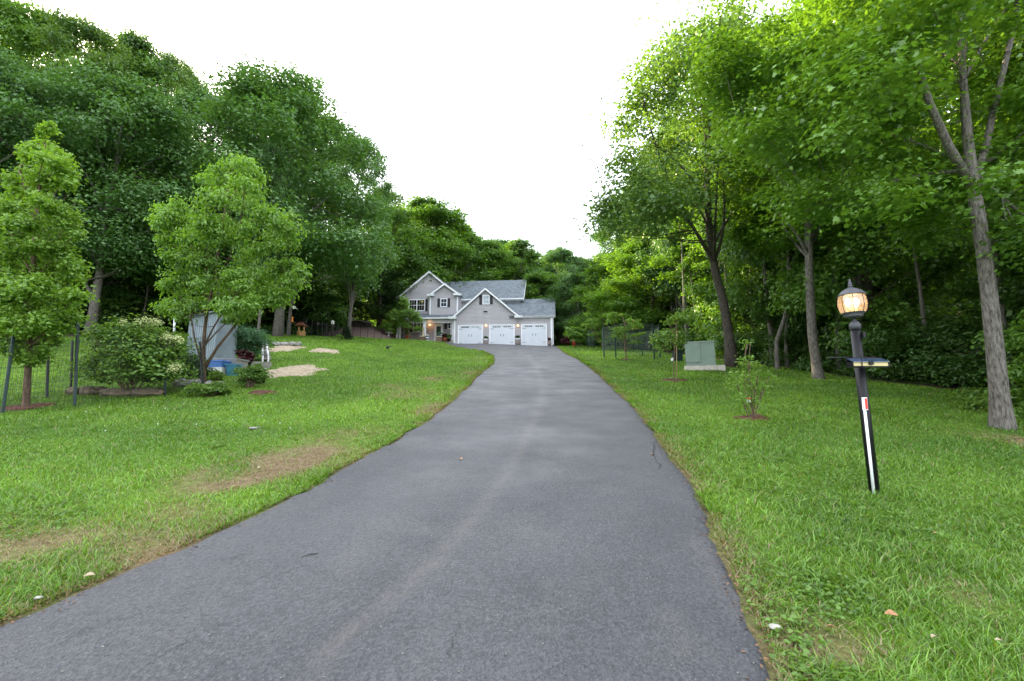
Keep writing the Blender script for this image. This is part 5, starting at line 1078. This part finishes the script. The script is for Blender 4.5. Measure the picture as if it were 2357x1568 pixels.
mb = MB(); mb.box(x0 - .012, x0 - .001, Yb + .1, Yb + .2, zt_ - .22, zt_ - .14); mb.box(xs - .3, xs - .28, Yb - .006, Yb + .03, zb_ + .131, zb_ + .139); mb.build('latch', M['galv'], bx)
xp0 = BX(1575, 850)[0] - .01; xp1 = BX(1669, 850)[0]; mb = MB(); mb.box(xp0, xp1, Yb - .12, Yb + dep + .3, zq - .35, zb_); o = mb.build('concrete_pad', M['concrete'], None, (c[0], Yb, zq - .2)); ua = math.atan2(c[0], c[1]); o.rotation_euler = bx.rotation_euler = (0, 0, -ua); o.scale = bx.scale = (math.cos(ua), 1, 1); tag(o, 'flat concrete pad under the pale green utility cabinet', 'concrete pad')
c = gh(1563, 832); k = c[1] / FPX; mb = MB(); mb.box(c[0] - 9 * k, c[0] + 9 * k, c[1], c[1] + .35, c[2] - .1, c[2] + 22 * k); mb.prism([(c[0] - 10 * k, c[2] + 22 * k), (c[0] + 10 * k, c[2] + 22 * k), (c[0] + 8 * k, c[2] + 26 * k), (c[0] - 8 * k, c[2] + 26 * k)], c[1] - .02, c[1] + .37); mb.box(c[0] - 14 * k, c[0] - 10 * k, c[1] - .05, c[1] + .1, c[2] + 5 * k, c[2] + 24 * k); solo(mb, 'cable_pedestal', M['grnpost'], 'small dark green cable pedestal behind the staked sapling', 'pedestal', origin=c)

# ------------------------------------------------------------------ saplings and cages on the right
b = gh(1551, 877); t = b[1] / ray(1551, 877)[1]
own_tree('staked_sapling', 'thin young tree tied to a bamboo stake left of the utility box', b, [(1550, 840, t), (1553, 800, t), (1556, 760, t), (1560, 730, t)], [.016, .014, .012, .008, .005],
  [(1560, 715), (1520, 735), (1505, 780), (1515, 810), (1550, 800), (1575, 790), (1600, 750), (1585, 720)], t, .5, 15, .18, M['pale'], M['barkyoung'], 16, 7, .085, 171, flat=.7, nmaj=6, start=.4, droop=.5, csp=.3, spread=.45, thin=1.2)
mb = MB(); c = gh(1556.5, 877); mb.tube([c - (0, 0, .1), P(1558, 762, t)], .012, 8); solo(mb, 'bamboo_stake', M['stake'], 'tan bamboo stake holding the thin young tree', 'stake', origin=c)
p = P(1547, 826, t - .03); mb = MB(); mb.slab([p + (-.04, 0, .02), p + (.035, 0, .04), p + (.04, .01, -.05), p + (-.03, .01, -.06)], .004); solo(mb, 'plant_tag', M['tub'], 'small white tag hanging on the staked sapling', 'tag', origin=p)
b = gh(1733, 965); t = b[1] / ray(1733, 965)[1]
own_tree('tagged_sapling', 'leafy bush like sapling with red and white tag halfway between box and lamp post', b, [(1731, 930, t), (1727, 880, t), (1724, 830, t), (1727, 790, t)], [.012, .010, .008, .006, .004],
  [(1722, 778), (1706, 815), (1706, 850), (1680, 870), (1700, 905), (1708, 935), (1740, 940), (1762, 905), (1790, 870), (1745, 850), (1738, 800)], t, .35, 30, .09, M['sap'], M['barkyoung'], 7, 5, .05, 172, flat=.9, nmaj=12, start=.05, droop=.0, csp=.3, spread=.45, thin=.8)
p = P(1723, 922, t - .1); mb = MB(); mb.box(p[0] - .03, p[0] + .03, p[1] - .003, p[1] + .003, p[2] - .03, p[2] + .012); tg = thing('plant_tag', p - (0, 0, .04), 'red and white plant tag on the bushy sapling', 'tag'); mb.build('tag_face', M['tub'], tg); mb = MB(); mb.box(p[0] - .025, p[0] + .025, p[1] - .004, p[1] + .004, p[2] + .012, p[2] + .045); mb.build('tag_band', M['redleaf'] if False else M['red'], tg)
def cage(label, c, R, hgt, posts, gap, seed):
    root = thing('wire_cage', c, label, 'tree cage'); mb = MB(); n = max(16, int(2 * math.pi * R / .10)); z0 = c[2] + gap
    for j in range(int((hgt - gap) / .10) + 1):
        z = z0 + j * .10; mb.tube([(c[0] + R * math.cos(2 * math.pi * k / 36), c[1] + R * math.sin(2 * math.pi * k / 36), z) for k in range(37)], .004, 3, cap=False, smooth=False)
    for k in range(n): a = 2 * math.pi * k / n; x, y = c[0] + R * math.cos(a), c[1] + R * math.sin(a); mb.tube([(x, y, z0), (x, y, c[2] + hgt)], .004, 3, cap=False, smooth=False)
    mb.build('wire_mesh', M['wire'], root)
    for a in posts:
        x, y = c[0] + (R + .02) * math.cos(a), c[1] + (R + .02) * math.sin(a); m = MB(); zz = h1(x, y); m.box(x - .03, x + .03, y - .03, y + .03, zz - .2, c[2] + hgt + .05); m.build('post', M['grnpost'], root)
c = gh(1452, 824); t = c[1] / ray(1452, 824)[1]; R = 64 * t / FPX
cage('large round green wire cage around the sapling left of the staked sapling', c, R, 1.75, [-2.95, -2.33, -.93, -.2, .9, 1.9, 2.6], .4, 1)
b = gh(1441, 829); t = b[1] / ray(1441, 829)[1]
own_tree('caged_sapling', 'small tree growing inside the large green wire cage', b, [(1440, 800, t), (1438, 765, t), (1440, 735, t)], [.04, .03, .025, .015], [(1440, 712), (1400, 725), (1395, 760), (1420, 780), (1460, 790), (1480, 770), (1478, 735)], t, .9, 20, .25, M['sap'], M['barkyoung'], 16, 8, .09, 173, flat=.6, nmaj=8, start=.35)
c = gh(1361, 803); cage('small far wire cage around the pale sapling near the garage', c, .3, 1.6, [.3, 2.8, 4.4], .3, 2)
b = gh(1393, 806); t = b[1] / ray(1393, 806)[1]
own_tree('pale_sapling', 'multi stemmed pale green young tree between the two wire cages', b, [(1392, 790, t), (1390, 765, t), (1388, 740, t)], [.05, .04, .03, .02], [(1395, 715), (1350, 725), (1345, 770), (1365, 795), (1410, 795), (1430, 760), (1420, 722)], t, 1.3, 22, .38, M['sap'], M['barkyoung'], 20, 8, .11, 174, flat=.6, nmaj=8, start=.2)
c = gh(1321, 797); k = c[1] / FPX; root = thing('garden_ornament', c, 'small red and white garden ornament on the lawn beside the bright green bush', 'ornament'); mb = MB(); mb.lathe([(3.0 * k, 0), (3.4 * k, 5 * k), (2.4 * k, 12 * k), (1.3 * k, 16 * k)], c, 12); mb.build('body', M['red'], root); mb = MB(); mb.lathe([(1.5 * k, 15.5 * k), (2.1 * k, 18 * k), (1.2 * k, 21 * k), (.3 * k, 27 * k)], c, 12); mb.build('head', M['tub'], root)
c = gh(1458, 812); p = P(1458, 740, c[1] / ray(1458, 812)[1]); mb = MB(); mb.lathe([(.02, -.1), (.09, -.06), (.1, .04), (.03, .1)], p, 12); fdr = thing('bird_feeder', c, 'orange bird feeder on a thin pole behind the large wire cage', 'bird feeder'); mb.build('feeder', M['amber'], fdr); mb = MB(); mb.tube([c - (0, 0, .1), p - (0, 0, .09)], .012, 6); mb.build('pole', M['blkpost'], fdr)

# ------------------------------------------------------------------ wire fence of the left garden
def fence(name, label, pts, tops, mat, hgt, sp=.055, rr=.0022, pr=.03, hs=.10, cat='fence', bottom=.02):
    root = thing(name, pts[0], label, cat)
    for p, tp in zip(pts, tops):
        p = np.array(p); 
        if tp is None: continue
        mb = MB(); d = tp - p; mb.tube([p - d * .1, tp], pr, 5, smooth=False); mb.build('post', mat, root)
    mb = MB()
    for a, b in zip(pts[:-1], pts[1:]):
        a = np.array(a); b = np.array(b); L = np.hypot(*(b - a)[:2]); n = max(2, int(L / sp))
        for k in range(n + 1):
            p = a + (b - a) * k / n; z = h1(p[0], p[1]); mb.tube([(p[0], p[1], z + bottom), (p[0], p[1], z + hgt)], rr, 3, cap=False, smooth=False)
        for j in range(int((hgt - bottom) / hs) + 1):
            q_ = [a + (b - a) * s for s in np.linspace(0, 1, 9)]; mb.tube([(p[0], p[1], h1(p[0], p[1]) + bottom + j * hs) for p in q_], rr, 3, cap=False, smooth=False)
    mb.build('wire_mesh', M['blkpost'], root); return root
def post_px(u0, v0, u1, v1): b = gh(u0, v0); x, z = PY(u1, v1, b[1]); return b, np.array((x, b[1], z))
fp = [post_px(*q_) for q_ in ((6, 951, 39, 722), (172, 934, 180, 742), (380, 910, 382, 793), (467, 886, 460, 787))]
l0 = np.array((-13.5, 6.4, h1(-13.5, 6.4)))
fence('wire_fence', 'green wire mesh garden fence with steel posts in front of the hydrangea', [l0] + [f[0] for f in fp], [None] + [f[1] for f in fp], M['grnpost'], 1.35)
bp_ = [post_px(*q_) for q_ in ((108, 916, 114, 736), (163, 900, 167, 785))]; e_ = gh(330, 880)
fence('wire_fence', 'black wire mesh fence standing behind the young pear tree', [gh(-60, 925)] + [f[0] for f in bp_] + [e_], [None] + [f[1] for f in bp_] + [None], M['blkpost'], 1.2)
# fence rows near the wishing well, seen small
fps = [(703, 766, 706, 733), (716, 775, 719, 736), (729, 775, 731, 738), (740, 775, 742, 738), (751, 775, 750, 744), (765, 775, 766, 745), (777, 776, 778, 747)]
pp = []
for a_, b_, c_, d_ in fps:
    X_, Z_ = PY(a_, 776, 40.0); zg_ = h1(X_, 40.0); X2, Z2 = PY(c_, d_, 40.0); pp.append((np.array((X_, 40., zg_)), np.array((X2, 40., Z2))))
fence('post_fence', 'row of black steel posts with wire mesh right of the toy wishing well', [q_[0] for q_ in pp], [q_[1] for q_ in pp], M['blkpost'], 1.2, sp=.15, rr=.003, pr=.045, hs=.2)
pp = []
for a_ in (812, 829, 846, 862, 878): X_, Z_ = PY(a_, 778, 46.); pp.append((np.array((X_, 46., h1(X_, 46.))), np.array((X_, 46., h1(X_, 46.) + 1.2))))
fence('post_fence', 'thin wire fence in front of the purple grey mulch bank', [q_[0] for q_ in pp], [q_[1] for q_ in pp], M['blkpost'], 1.1, sp=.2, rr=.003, pr=.02, hs=.25)

# ------------------------------------------------------------------ left garden things
G_R = 'rocks edging the left garden bed'
for i, (u, v, w_, hh, mt, lab) in enumerate([(413, 890, 46, 18, 'rock', 'largest flat grey rock edging the bed beside the fence post'), (445, 886, 38, 12, 'rock', 'flat grey rock next to the largest one in the garden edging'), (478, 888, 18, 11, 'rock', 'small rounded grey rock right of the green fence post'),
    (497, 887, 14, 9, 'rock', 'smallest grey rock at the right end of the edging'), (163, 909, 30, 16, 'rockdark', 'tan brown rock at the foot of the hydrangea beside the wire fence'), (205, 910, 50, 20, 'rockdark', 'long low brown rock under the left side of the hydrangea'), (262, 913, 70, 20, 'rockdark', 'long brown rock under the middle of the hydrangea'), (330, 912, 66, 18, 'rockdark', 'dark brown rock under the right side of the hydrangea'), (600, 853, 20, 7, 'rock', 'pale flat stone at the corner of the raised bed'), (586, 988, 16, 5, 'rock', 'flat pale stone lying in the left lawn')]):
    c = gh(u, v); k = c[1] / FPX; mb = MB(); mb.blob(c + (0, .1, hh * k * .45), (w_ * k / 2, .22, hh * k * .62), 600 + i, .22); solo(mb, 'rock', M[mt], lab, 'rock', G_R if i < 8 else None, origin=c)
def tote(name, label, u0, u1, v0, v1, mat, Yd, flare=.06, cat='tote', dep=.45, rim=True):
    c = gh((u0 + u1) / 2, v1); c[1] = gh(500, 866)[1] + Yd; c[0] = PY((u0 + u1) / 2, v1, c[1])[0]; c[2] = h1(c[0], c[1]) - .02; x0, zt_ = PY(u0, v0, c[1]); x1, _ = PY(u1, v0, c[1]); z0 = PY(u0, v1, c[1])[1] if 'resting' in label else min(c[2], PY(u0, v1, c[1])[1]); root = thing(name, (c[0], c[1], z0), label, cat)
    mb = MB(); w_ = x1 - x0; f = w_ * flare
    V = [(x0 + f, c[1] + .03, z0), (x1 - f, c[1] + .03, z0), (x1 - f, c[1] + dep - .03, z0), (x0 + f, c[1] + dep - .03, z0), (x0, c[1], zt_), (x1, c[1], zt_), (x1, c[1] + dep, zt_), (x0, c[1] + dep, zt_)]
    mb.add(V, [(3, 2, 1, 0), (0, 1, 5, 4), (1, 2, 6, 5), (2, 3, 7, 6), (3, 0, 4, 7)]); mb.box(x0 + f, x1 - f, c[1] + .04, c[1] + dep - .04, zt_ - .12, zt_ - .10); mb.build('body', mat, root)
    if rim:
        mb = MB(); e = .025
        for bx_ in [(x0 - e, x1 + e, c[1] - e, c[1] + .001), (x0 - e, x1 + e, c[1] + dep - .001, c[1] + dep + e), (x0 - e, x0 + .001, c[1], c[1] + dep), (x1 - .001, x1 + e, c[1], c[1] + dep)]: mb.box(*bx_, zt_ - .035, zt_ + .004)
        mb.build('rim', mat, root)
    return root
tote('storage_tote', 'wide grey plastic stock tank behind the blue tote', 476, 545, 825, 856, M['grey'], .5, .04, dep=.7)
tote('storage_tote', 'white plastic tub under the blue tote', 488, 511, 845, 866, M['tub'], .0, .04, cat='tub', rim=False)
tote('storage_tote', 'bright blue plastic tote resting on the white tub beside the cherry stems', 474, 511, 829, 845, M['blue'], .0, .05)
tote('storage_tote', 'teal blue bucket in front of the grey stock tank', 519, 543, 838, 861, M['teal'], .1, .15, cat='bucket', dep=.35)
c = gh(562, 850); k = c[1] / FPX; potted('flower_pot', 'black nursery pot with dark red leaved plant right of the grey stock tank', c + (0, 0, .02), [(11 * k, 0), (15 * k, 14 * k), (16 * k, 15 * k), (16 * k, 17 * k)], M['blackpot'], M['redleaf'], 16 * k, 24 * k, 511, ls=.11)
c = gh(598, 883); k = c[1] / FPX; potted('flower_pot', 'black rectangular planter with low green plant on the mulch', c, [(10 * k, 0), (12 * k, 11 * k), (12.5 * k, 13 * k)], M['blackpot'], M['hydr'], 12 * k, 10 * k, 512, ls=.05)
# raised bed timbers
a = gh(588, 847); b = gh(622, 847); mb = MB(); V0 = np.array((a[0] - 1.4, a[1], a[2])); mb.slab([V0 + (0, -.08, .22), b + (0, -.08, .22), b + (0, .06, .22), V0 + (0, .06, .22)], .3); solo(mb, 'garden_timber', M['woodgrey'], 'grey front timber of the raised bed behind the black planter', 'timber')
a = gh(612, 838); b = gh(608, 796); k = a[1] / FPX; k2 = b[1] / FPX; root = thing('garden_ramp', a, 'long grey slatted board with white edges running back beside the raised bed', 'board'); mb = MB()
for s in np.linspace(0, .98, 26): p = a + (b - a) * s; kk_ = 6.0 * k; mb.box(p[0] - kk_, p[0] + kk_, p[1], p[1] + (b[1] - a[1]) / 30, h1(p[0], p[1]) + .18, h1(p[0], p[1]) + .21)
mb.build('slat', M['woodgrey'], root)
for sg in (-1, 1): mb = MB(); V = [p_ for p_ in (a + (sg * 6.4 * k - .03, -.05, .26), a + (sg * 6.4 * k + .03, -.05, .26), np.array((b[0] + sg * 6.4 * k + .03, b[1], h1(b[0], b[1]) + .26)), np.array((b[0] + sg * 6.4 * k - .03, b[1], h1(b[0], b[1]) + .26)))]; mb.slab(V, .26); mb.build('side_board', M['tub'], root)
# corrugated shelter with metal pole
c = gh(462, 850); Ys = c[1] + .6; x0, zt_ = PY(424, 716, Ys); x1, _ = PY(505, 716, Ys); zg_ = h1(c[0], Ys) - .1
sh = thing('garden_shelter', (c[0], Ys, zg_), 'small shelter of bluish corrugated sheets behind the cherry tree', 'shelter'); mb = MB()
def corr_wall(mb, p, q_, z0, z1a, z1b):
    p = np.array(p, float); q_ = np.array(q_, float); n = 90; d = q_ - p; nn = np.array((-d[1], d[0])) / np.linalg.norm(d); V = []
    for k in range(n + 1): s = k / n; r_ = p + d * s + nn * .018 * math.sin(s * np.linalg.norm(d) / .076 * 6.283); z1 = z1a + (z1b - z1a) * s; V += [(r_[0], r_[1], z0), (r_[0], r_[1], z1), (r_[0] + nn[0] * .004, r_[1] + nn[1] * .004, z0), (r_[0] + nn[0] * .004, r_[1] + nn[1] * .004, z1)]
    mb.add(V, [(4 * k, 4 * k + 4, 4 * k + 5, 4 * k + 1) for k in range(n)] + [(4 * k + 3, 4 * k + 7, 4 * k + 6, 4 * k + 2) for k in range(n)], True)
xw0 = PY(430, 800, Ys)[0]; corr_wall(mb, (xw0, Ys), (x1, Ys), zg_, zt_ - .25, zt_); corr_wall(mb, (x1, Ys), (x1 + .15, Ys + 1.0), zg_, zt_, zt_); corr_wall(mb, (xw0, Ys), (xw0 + .1, Ys + 1.0), zg_, zt_ - .25, zt_ - .25); mb.build('wall_sheet', M['corr'], sh)
mb = MB(); mb.slab([(xw0 - .1, Ys - .12, zt_ - .23), (x1 + .1, Ys - .12, zt_ + .03), (x1 + .2, Ys + 1.1, zt_ + .03), (xw0 + .1, Ys + 1.1, zt_ - .23)], .03); mb.build('roof_sheet', M['corr'], sh)
b = gh(398, 850); X_, Z_ = PY(404, 690, b[1]); root = thing('metal_pole', b, 'shiny galvanised pole with small black feeder left of the corrugated shelter', 'pole'); tp_ = np.array((X_, b[1], Z_)); mb = MB(); mb.tube([b - (0, 0, .2), tp_], .035, 10); mb.build('shaft', M['galv'], root)
p = b + (tp_ - b) * .86; mb = MB(); mb.lathe([(.04, -.06), (.075, -.04), (.075, .03), (.03, .06)], p, 12); mb.build('collar', M['blkpost'], root)
# wishing well
X_, Z_ = PY(693, 775, 36.); c = np.array((X_, 36., h1(X_, 36.))); k = 36.4 / FPX; root = thing('wishing_well', c, 'small yellow wooden wishing well with reddish roof beside the thick oak trunk', 'wishing well')
e = max(0, PY(693, 776, 36.)[1] - c[2]); mb = MB(); mb.lathe([(8.5 * k, -.1), (9 * k, e + 5 * k), (10 * k, e + 10 * k), (8 * k, e + 10 * k)], c, 12, smooth=False); mb.build('well_base', M['wood'], root)
for s in (-1, 1): mb = MB(); mb.box(c[0] + s * 5.5 * k - 1.2 * k, c[0] + s * 5.5 * k + 1.2 * k, c[1] - .06, c[1] + .06, c[2] + e + 8 * k, c[2] + e + 25 * k); mb.build('support', M['wood'], root)
mb = MB(); mb.prism([(c[0] - 11 * k, c[2] + e + 23 * k), (c[0] + 11 * k, c[2] + e + 23 * k), (c[0], c[2] + e + 31 * k)], c[1] - .4, c[1] + .4); mb.build('well_roof', M['woodred'], root)
# stone edging near the first straw patch
for i, (u, w_) in enumerate([(634, 18), (652, 20), (672, 18), (686, 12)]):
    c = gh(u, 797); k = c[1] / FPX; mb = MB(); mb.blob(c + (0, .1, 5 * k), (w_ * k / 2, .25, 6 * k), 650 + i, .12); solo(mb, 'edging_stone', M['rock'], ['leftmost stone of the low edging above the far straw patch', 'second stone from the left in the low edging above the far straw patch', 'third stone from the left in the low edging above the far straw patch', 'rightmost small stone of the low edging above the far straw patch'][i], 'stone', 'low stone edging above the far straw patch', origin=c)
# woodshed, birdhouse, globe
X_, Z_ = PY(826, 752, 54.); c = np.array((X_, 54., h1(X_, 54.))); k = 55 / FPX; root = thing('wood_shed', c, 'low dark lean-to with slanting roof under the conifers behind the mulch bank', 'shed'); mb = MB()
mb.slab([c + (-25 * k, -.8, 19 * k + .0), c + (27 * k, -.8, 8 * k), c + (27 * k, 1.2, 12 * k), c + (-25 * k, 1.2, 23 * k)], .1); mb.build('shed_roof', M['woodgrey'], root); mb = MB()
for xx in (-22, -4, 22): mb.tube([c + (xx * k, -.7, -.2), c + (xx * k, -.7, 13 * k)], .07, 6)
for r_ in range(4):
    for s in range(12): mb.tube([c + (-20 * k + s * .2, -.3, r_ * .18), c + (-20 * k + s * .2, .6, r_ * .18)], .09, 7)
mb.build('log_pile', M['darkwood'], root)
X_, Z_ = PY(766, 743, 39.6); root = thing('bird_house', (X_, 39.6, h1(X_, 39.6)), 'small white bird house on a dark pole among the black fence posts', 'bird house'); mb = MB(); mb.box(X_ - .09, X_ + .09, 39.52, 39.68, Z_ - .12, Z_ + .1); mb.prism([(X_ - .12, Z_ + .1), (X_ + .12, Z_ + .1), (X_, Z_ + .2)], 39.48, 39.72); mb.build('box', M['tub'], root); mb = MB(); mb.tube([(X_, 39.6, h1(X_, 39.6) - .1), (X_, 39.6, Z_ - .12)], .03, 6); mb.build('pole', M['blkpost'], root)
p = P(677, 708, 33.2); mb = MB(); mb.lathe([(.02, -.11), (.09, -.07), (.11, 0), (.09, .07), (.02, .11)], p, 14); mb.box(p[0] - .02, p[0] + .02, p[1], p[1] + .5, p[2] - .02, p[2] + .02); solo(mb, 'globe_lamp', M['tub'], 'small white globe fixed to the thick oak trunk', 'globe', origin=p)
p = P(673, 736, 33.2); mb = MB(); mb.lathe([(.05, -.16), (.1, -.12), (.04, -.05), (.05, .08), (.1, .12), (.01, .2)], p, 12); solo(mb, 'bird_feeder', M['amber'], 'orange bird feeder hanging on the thick oak trunk', 'bird feeder', origin=p)
c = gh(892, 803); mb = MB(); mb.lathe([(.09, 0), (.1, .1), (.05, .2), (.02, .22)], c, 10); mb.box(c[0], c[0] + .3, c[1] - .02, c[1] + .02, c[2] + .12, c[2] + .15); solo(mb, 'lawn_spotlight', M['blkpost'], 'small black spotlight standing in the lawn in front of the bird bath', 'spotlight', origin=c)

# ------------------------------------------------------------------ litter: leaves, stones, a twig, cracks
tanleaf = pmat('dry_leaf', (.32, .17, .08), .7, noise=.3, nscale=40); palel = pmat('pale_leaf', (.36, .29, .19), .7, noise=.2, nscale=40)
def fallen(u, v, s, mat, label, seed, lift=.05, group='dry leaves lying in the near lawn'):
    p = gh(u, v) + (0, 0, lift); g = np.random.RandomState(seed); V = []; n = 7
    for j in range(n):
        t = j / (n - 1); w_ = s * .33 * math.sin(math.pi * min(1, t * .95 + .04)) + .001; c_ = .25 * s * math.sin(t * 3); V += [(s * (t - .5), -w_, c_ * .4 + w_ * .5), (s * (t - .5), 0, c_ * .4), (s * (t - .5), w_, c_ * .4 + w_ * .35)]
    a = g.rand() * 6.28; ti = g.uniform(-.3, .5); V = np.array(V); R_ = np.array([(math.cos(a), -math.sin(a), 0), (math.sin(a), math.cos(a), 0), (0, 0, 1)]) @ np.array([(1, 0, 0), (0, math.cos(ti), -math.sin(ti)), (0, math.sin(ti), math.cos(ti))])
    V = V @ R_.T + p; F = [(3 * j + k, 3 * j + k + 1, 3 * j + k + 4, 3 * j + k + 3) for j in range(n - 1) for k in range(2)]; V2 = V - (0, 0, .0015); F2 = [tuple(x + len(V) for x in f[::-1]) for f in F]
    mb = MB(); mb.add(list(V) + list(V2), F + F2); solo(mb, 'fallen_leaf', mat, label, 'leaf', group, origin=p)
ur = lambda zx: (1800 + zx / 1.853) * .76725
vr = lambda zy: (1200 + zy / 1.853) * .76712
fallen(ur(1290), vr(1325), 0.041, tanleaf, 'curled tan leaf on the dry spot near the driveway corner', 1); fallen(ur(1625), vr(1252), 0.056, tanleaf, 'larger pinkish tan leaf in the near right lawn', 2); fallen(ur(1870), vr(1382), 0.041, palel, 'yellowish dry leaf lying lower right in the lawn', 3)
fallen(ur(2225), vr(1402), 0.030, palel, 'small white leaf scrap at the lower right corner of the lawn', 4); fallen(ur(1855), vr(777), 0.038, tanleaf, 'small brown leaf in the lawn below the lamp post', 5); fallen(591, 1088, 0.068, palel, 'pale tan leaf in the dry patch of the left lawn', 6); fallen(203, 1346, 0.053, palel, 'pale leaf at the lower left driveway edge', 7); fallen(1061, 1061, 0.053, tanleaf, 'orange brown leaf flat on the asphalt', 8, .02, None); fallen(ur(290), vr(313), 0.053, tanleaf, 'brown leaf beside the crack in the asphalt', 9, .02, None)
for i, (u, v, s, lab) in enumerate([(ur(970), vr(1297), .032, 'pale round stone at the right driveway edge'), (87, 1389, .022, 'white pebble at the lower left driveway edge')]):
    p = gh(u, v) + (0, 0, .03); mb = MB(); mb.blob(p, (s, s * .7, s * .35), 680 + i, .12); solo(mb, 'pebble', pmat('pale_stone', (.33, .32, .28), .8, noise=.15, nscale=30), lab, 'stone', origin=p)
a = gh(693, 1288) + (0, 0, .016); b = gh(732, 1280) + (0, 0, .016); mb = MB(); mb.tube([a, (a + b) / 2 + (0, .012, .004), b], [.002, .003, .0015], 6); solo(mb, 'twig', M['darkwood'], 'short dark twig lying on the asphalt', 'twig')
def crack(pts, w_, seed):
    g = np.random.RandomState(seed); P_ = [gh(*q_) for q_ in pts]; Q = []
    for a, b in zip(P_[:-1], P_[1:]):
        for s in np.linspace(0, 1, 9)[:-1]: Q.append(a + (b - a) * s + (*(g.normal(size=2) * .010), 0))
    Q.append(P_[-1]); V = []
    for i, p in enumerate(Q):
        d = Q[min(i + 1, len(Q) - 1)] - Q[max(0, i - 1)]; nn = np.array((-d[1], d[0])) / (np.hypot(d[0], d[1]) + 1e-9); ww = w_ * (.3 + .9 * g.rand()) * math.sin(math.pi * (i + .5) / len(Q)) ** .5
        for s in (-1, 1): q2 = p[:2] + nn * s * ww; V.append((q2[0], q2[1], h1(*q2) + .0175))
    mb = MB(); mb.add(V, [(2 * i, 2 * i + 2, 2 * i + 3, 2 * i + 1) for i in range(len(Q) - 1)]); o = mb.build('asphalt_crack', crk, None); o['kind'] = 'structure'
crk = pmat('crack_dark', (.012, .012, .013), .95, noise=.3)
crack([(ur(338), vr(226)), (ur(292), vr(246)), (ur(305), vr(262)), (ur(298), vr(300)), (ur(315), vr(352))], .006, 1); crack([(ur(315), vr(352)), (ur(338), vr(370)), (ur(330), vr(392))], .004, 2)
for i, pts in enumerate([[(120, 1500), (200, 1455), (290, 1430), (360, 1395)], [(300, 1568), (400, 1500), (470, 1462), (560, 1430)], [(560, 1350), (640, 1330), (700, 1308)], [(1020, 1540), (1040, 1490), (1055, 1440)], [(480, 1300), (540, 1290), (590, 1270)]]): crack(pts, .0018, 10 + i)
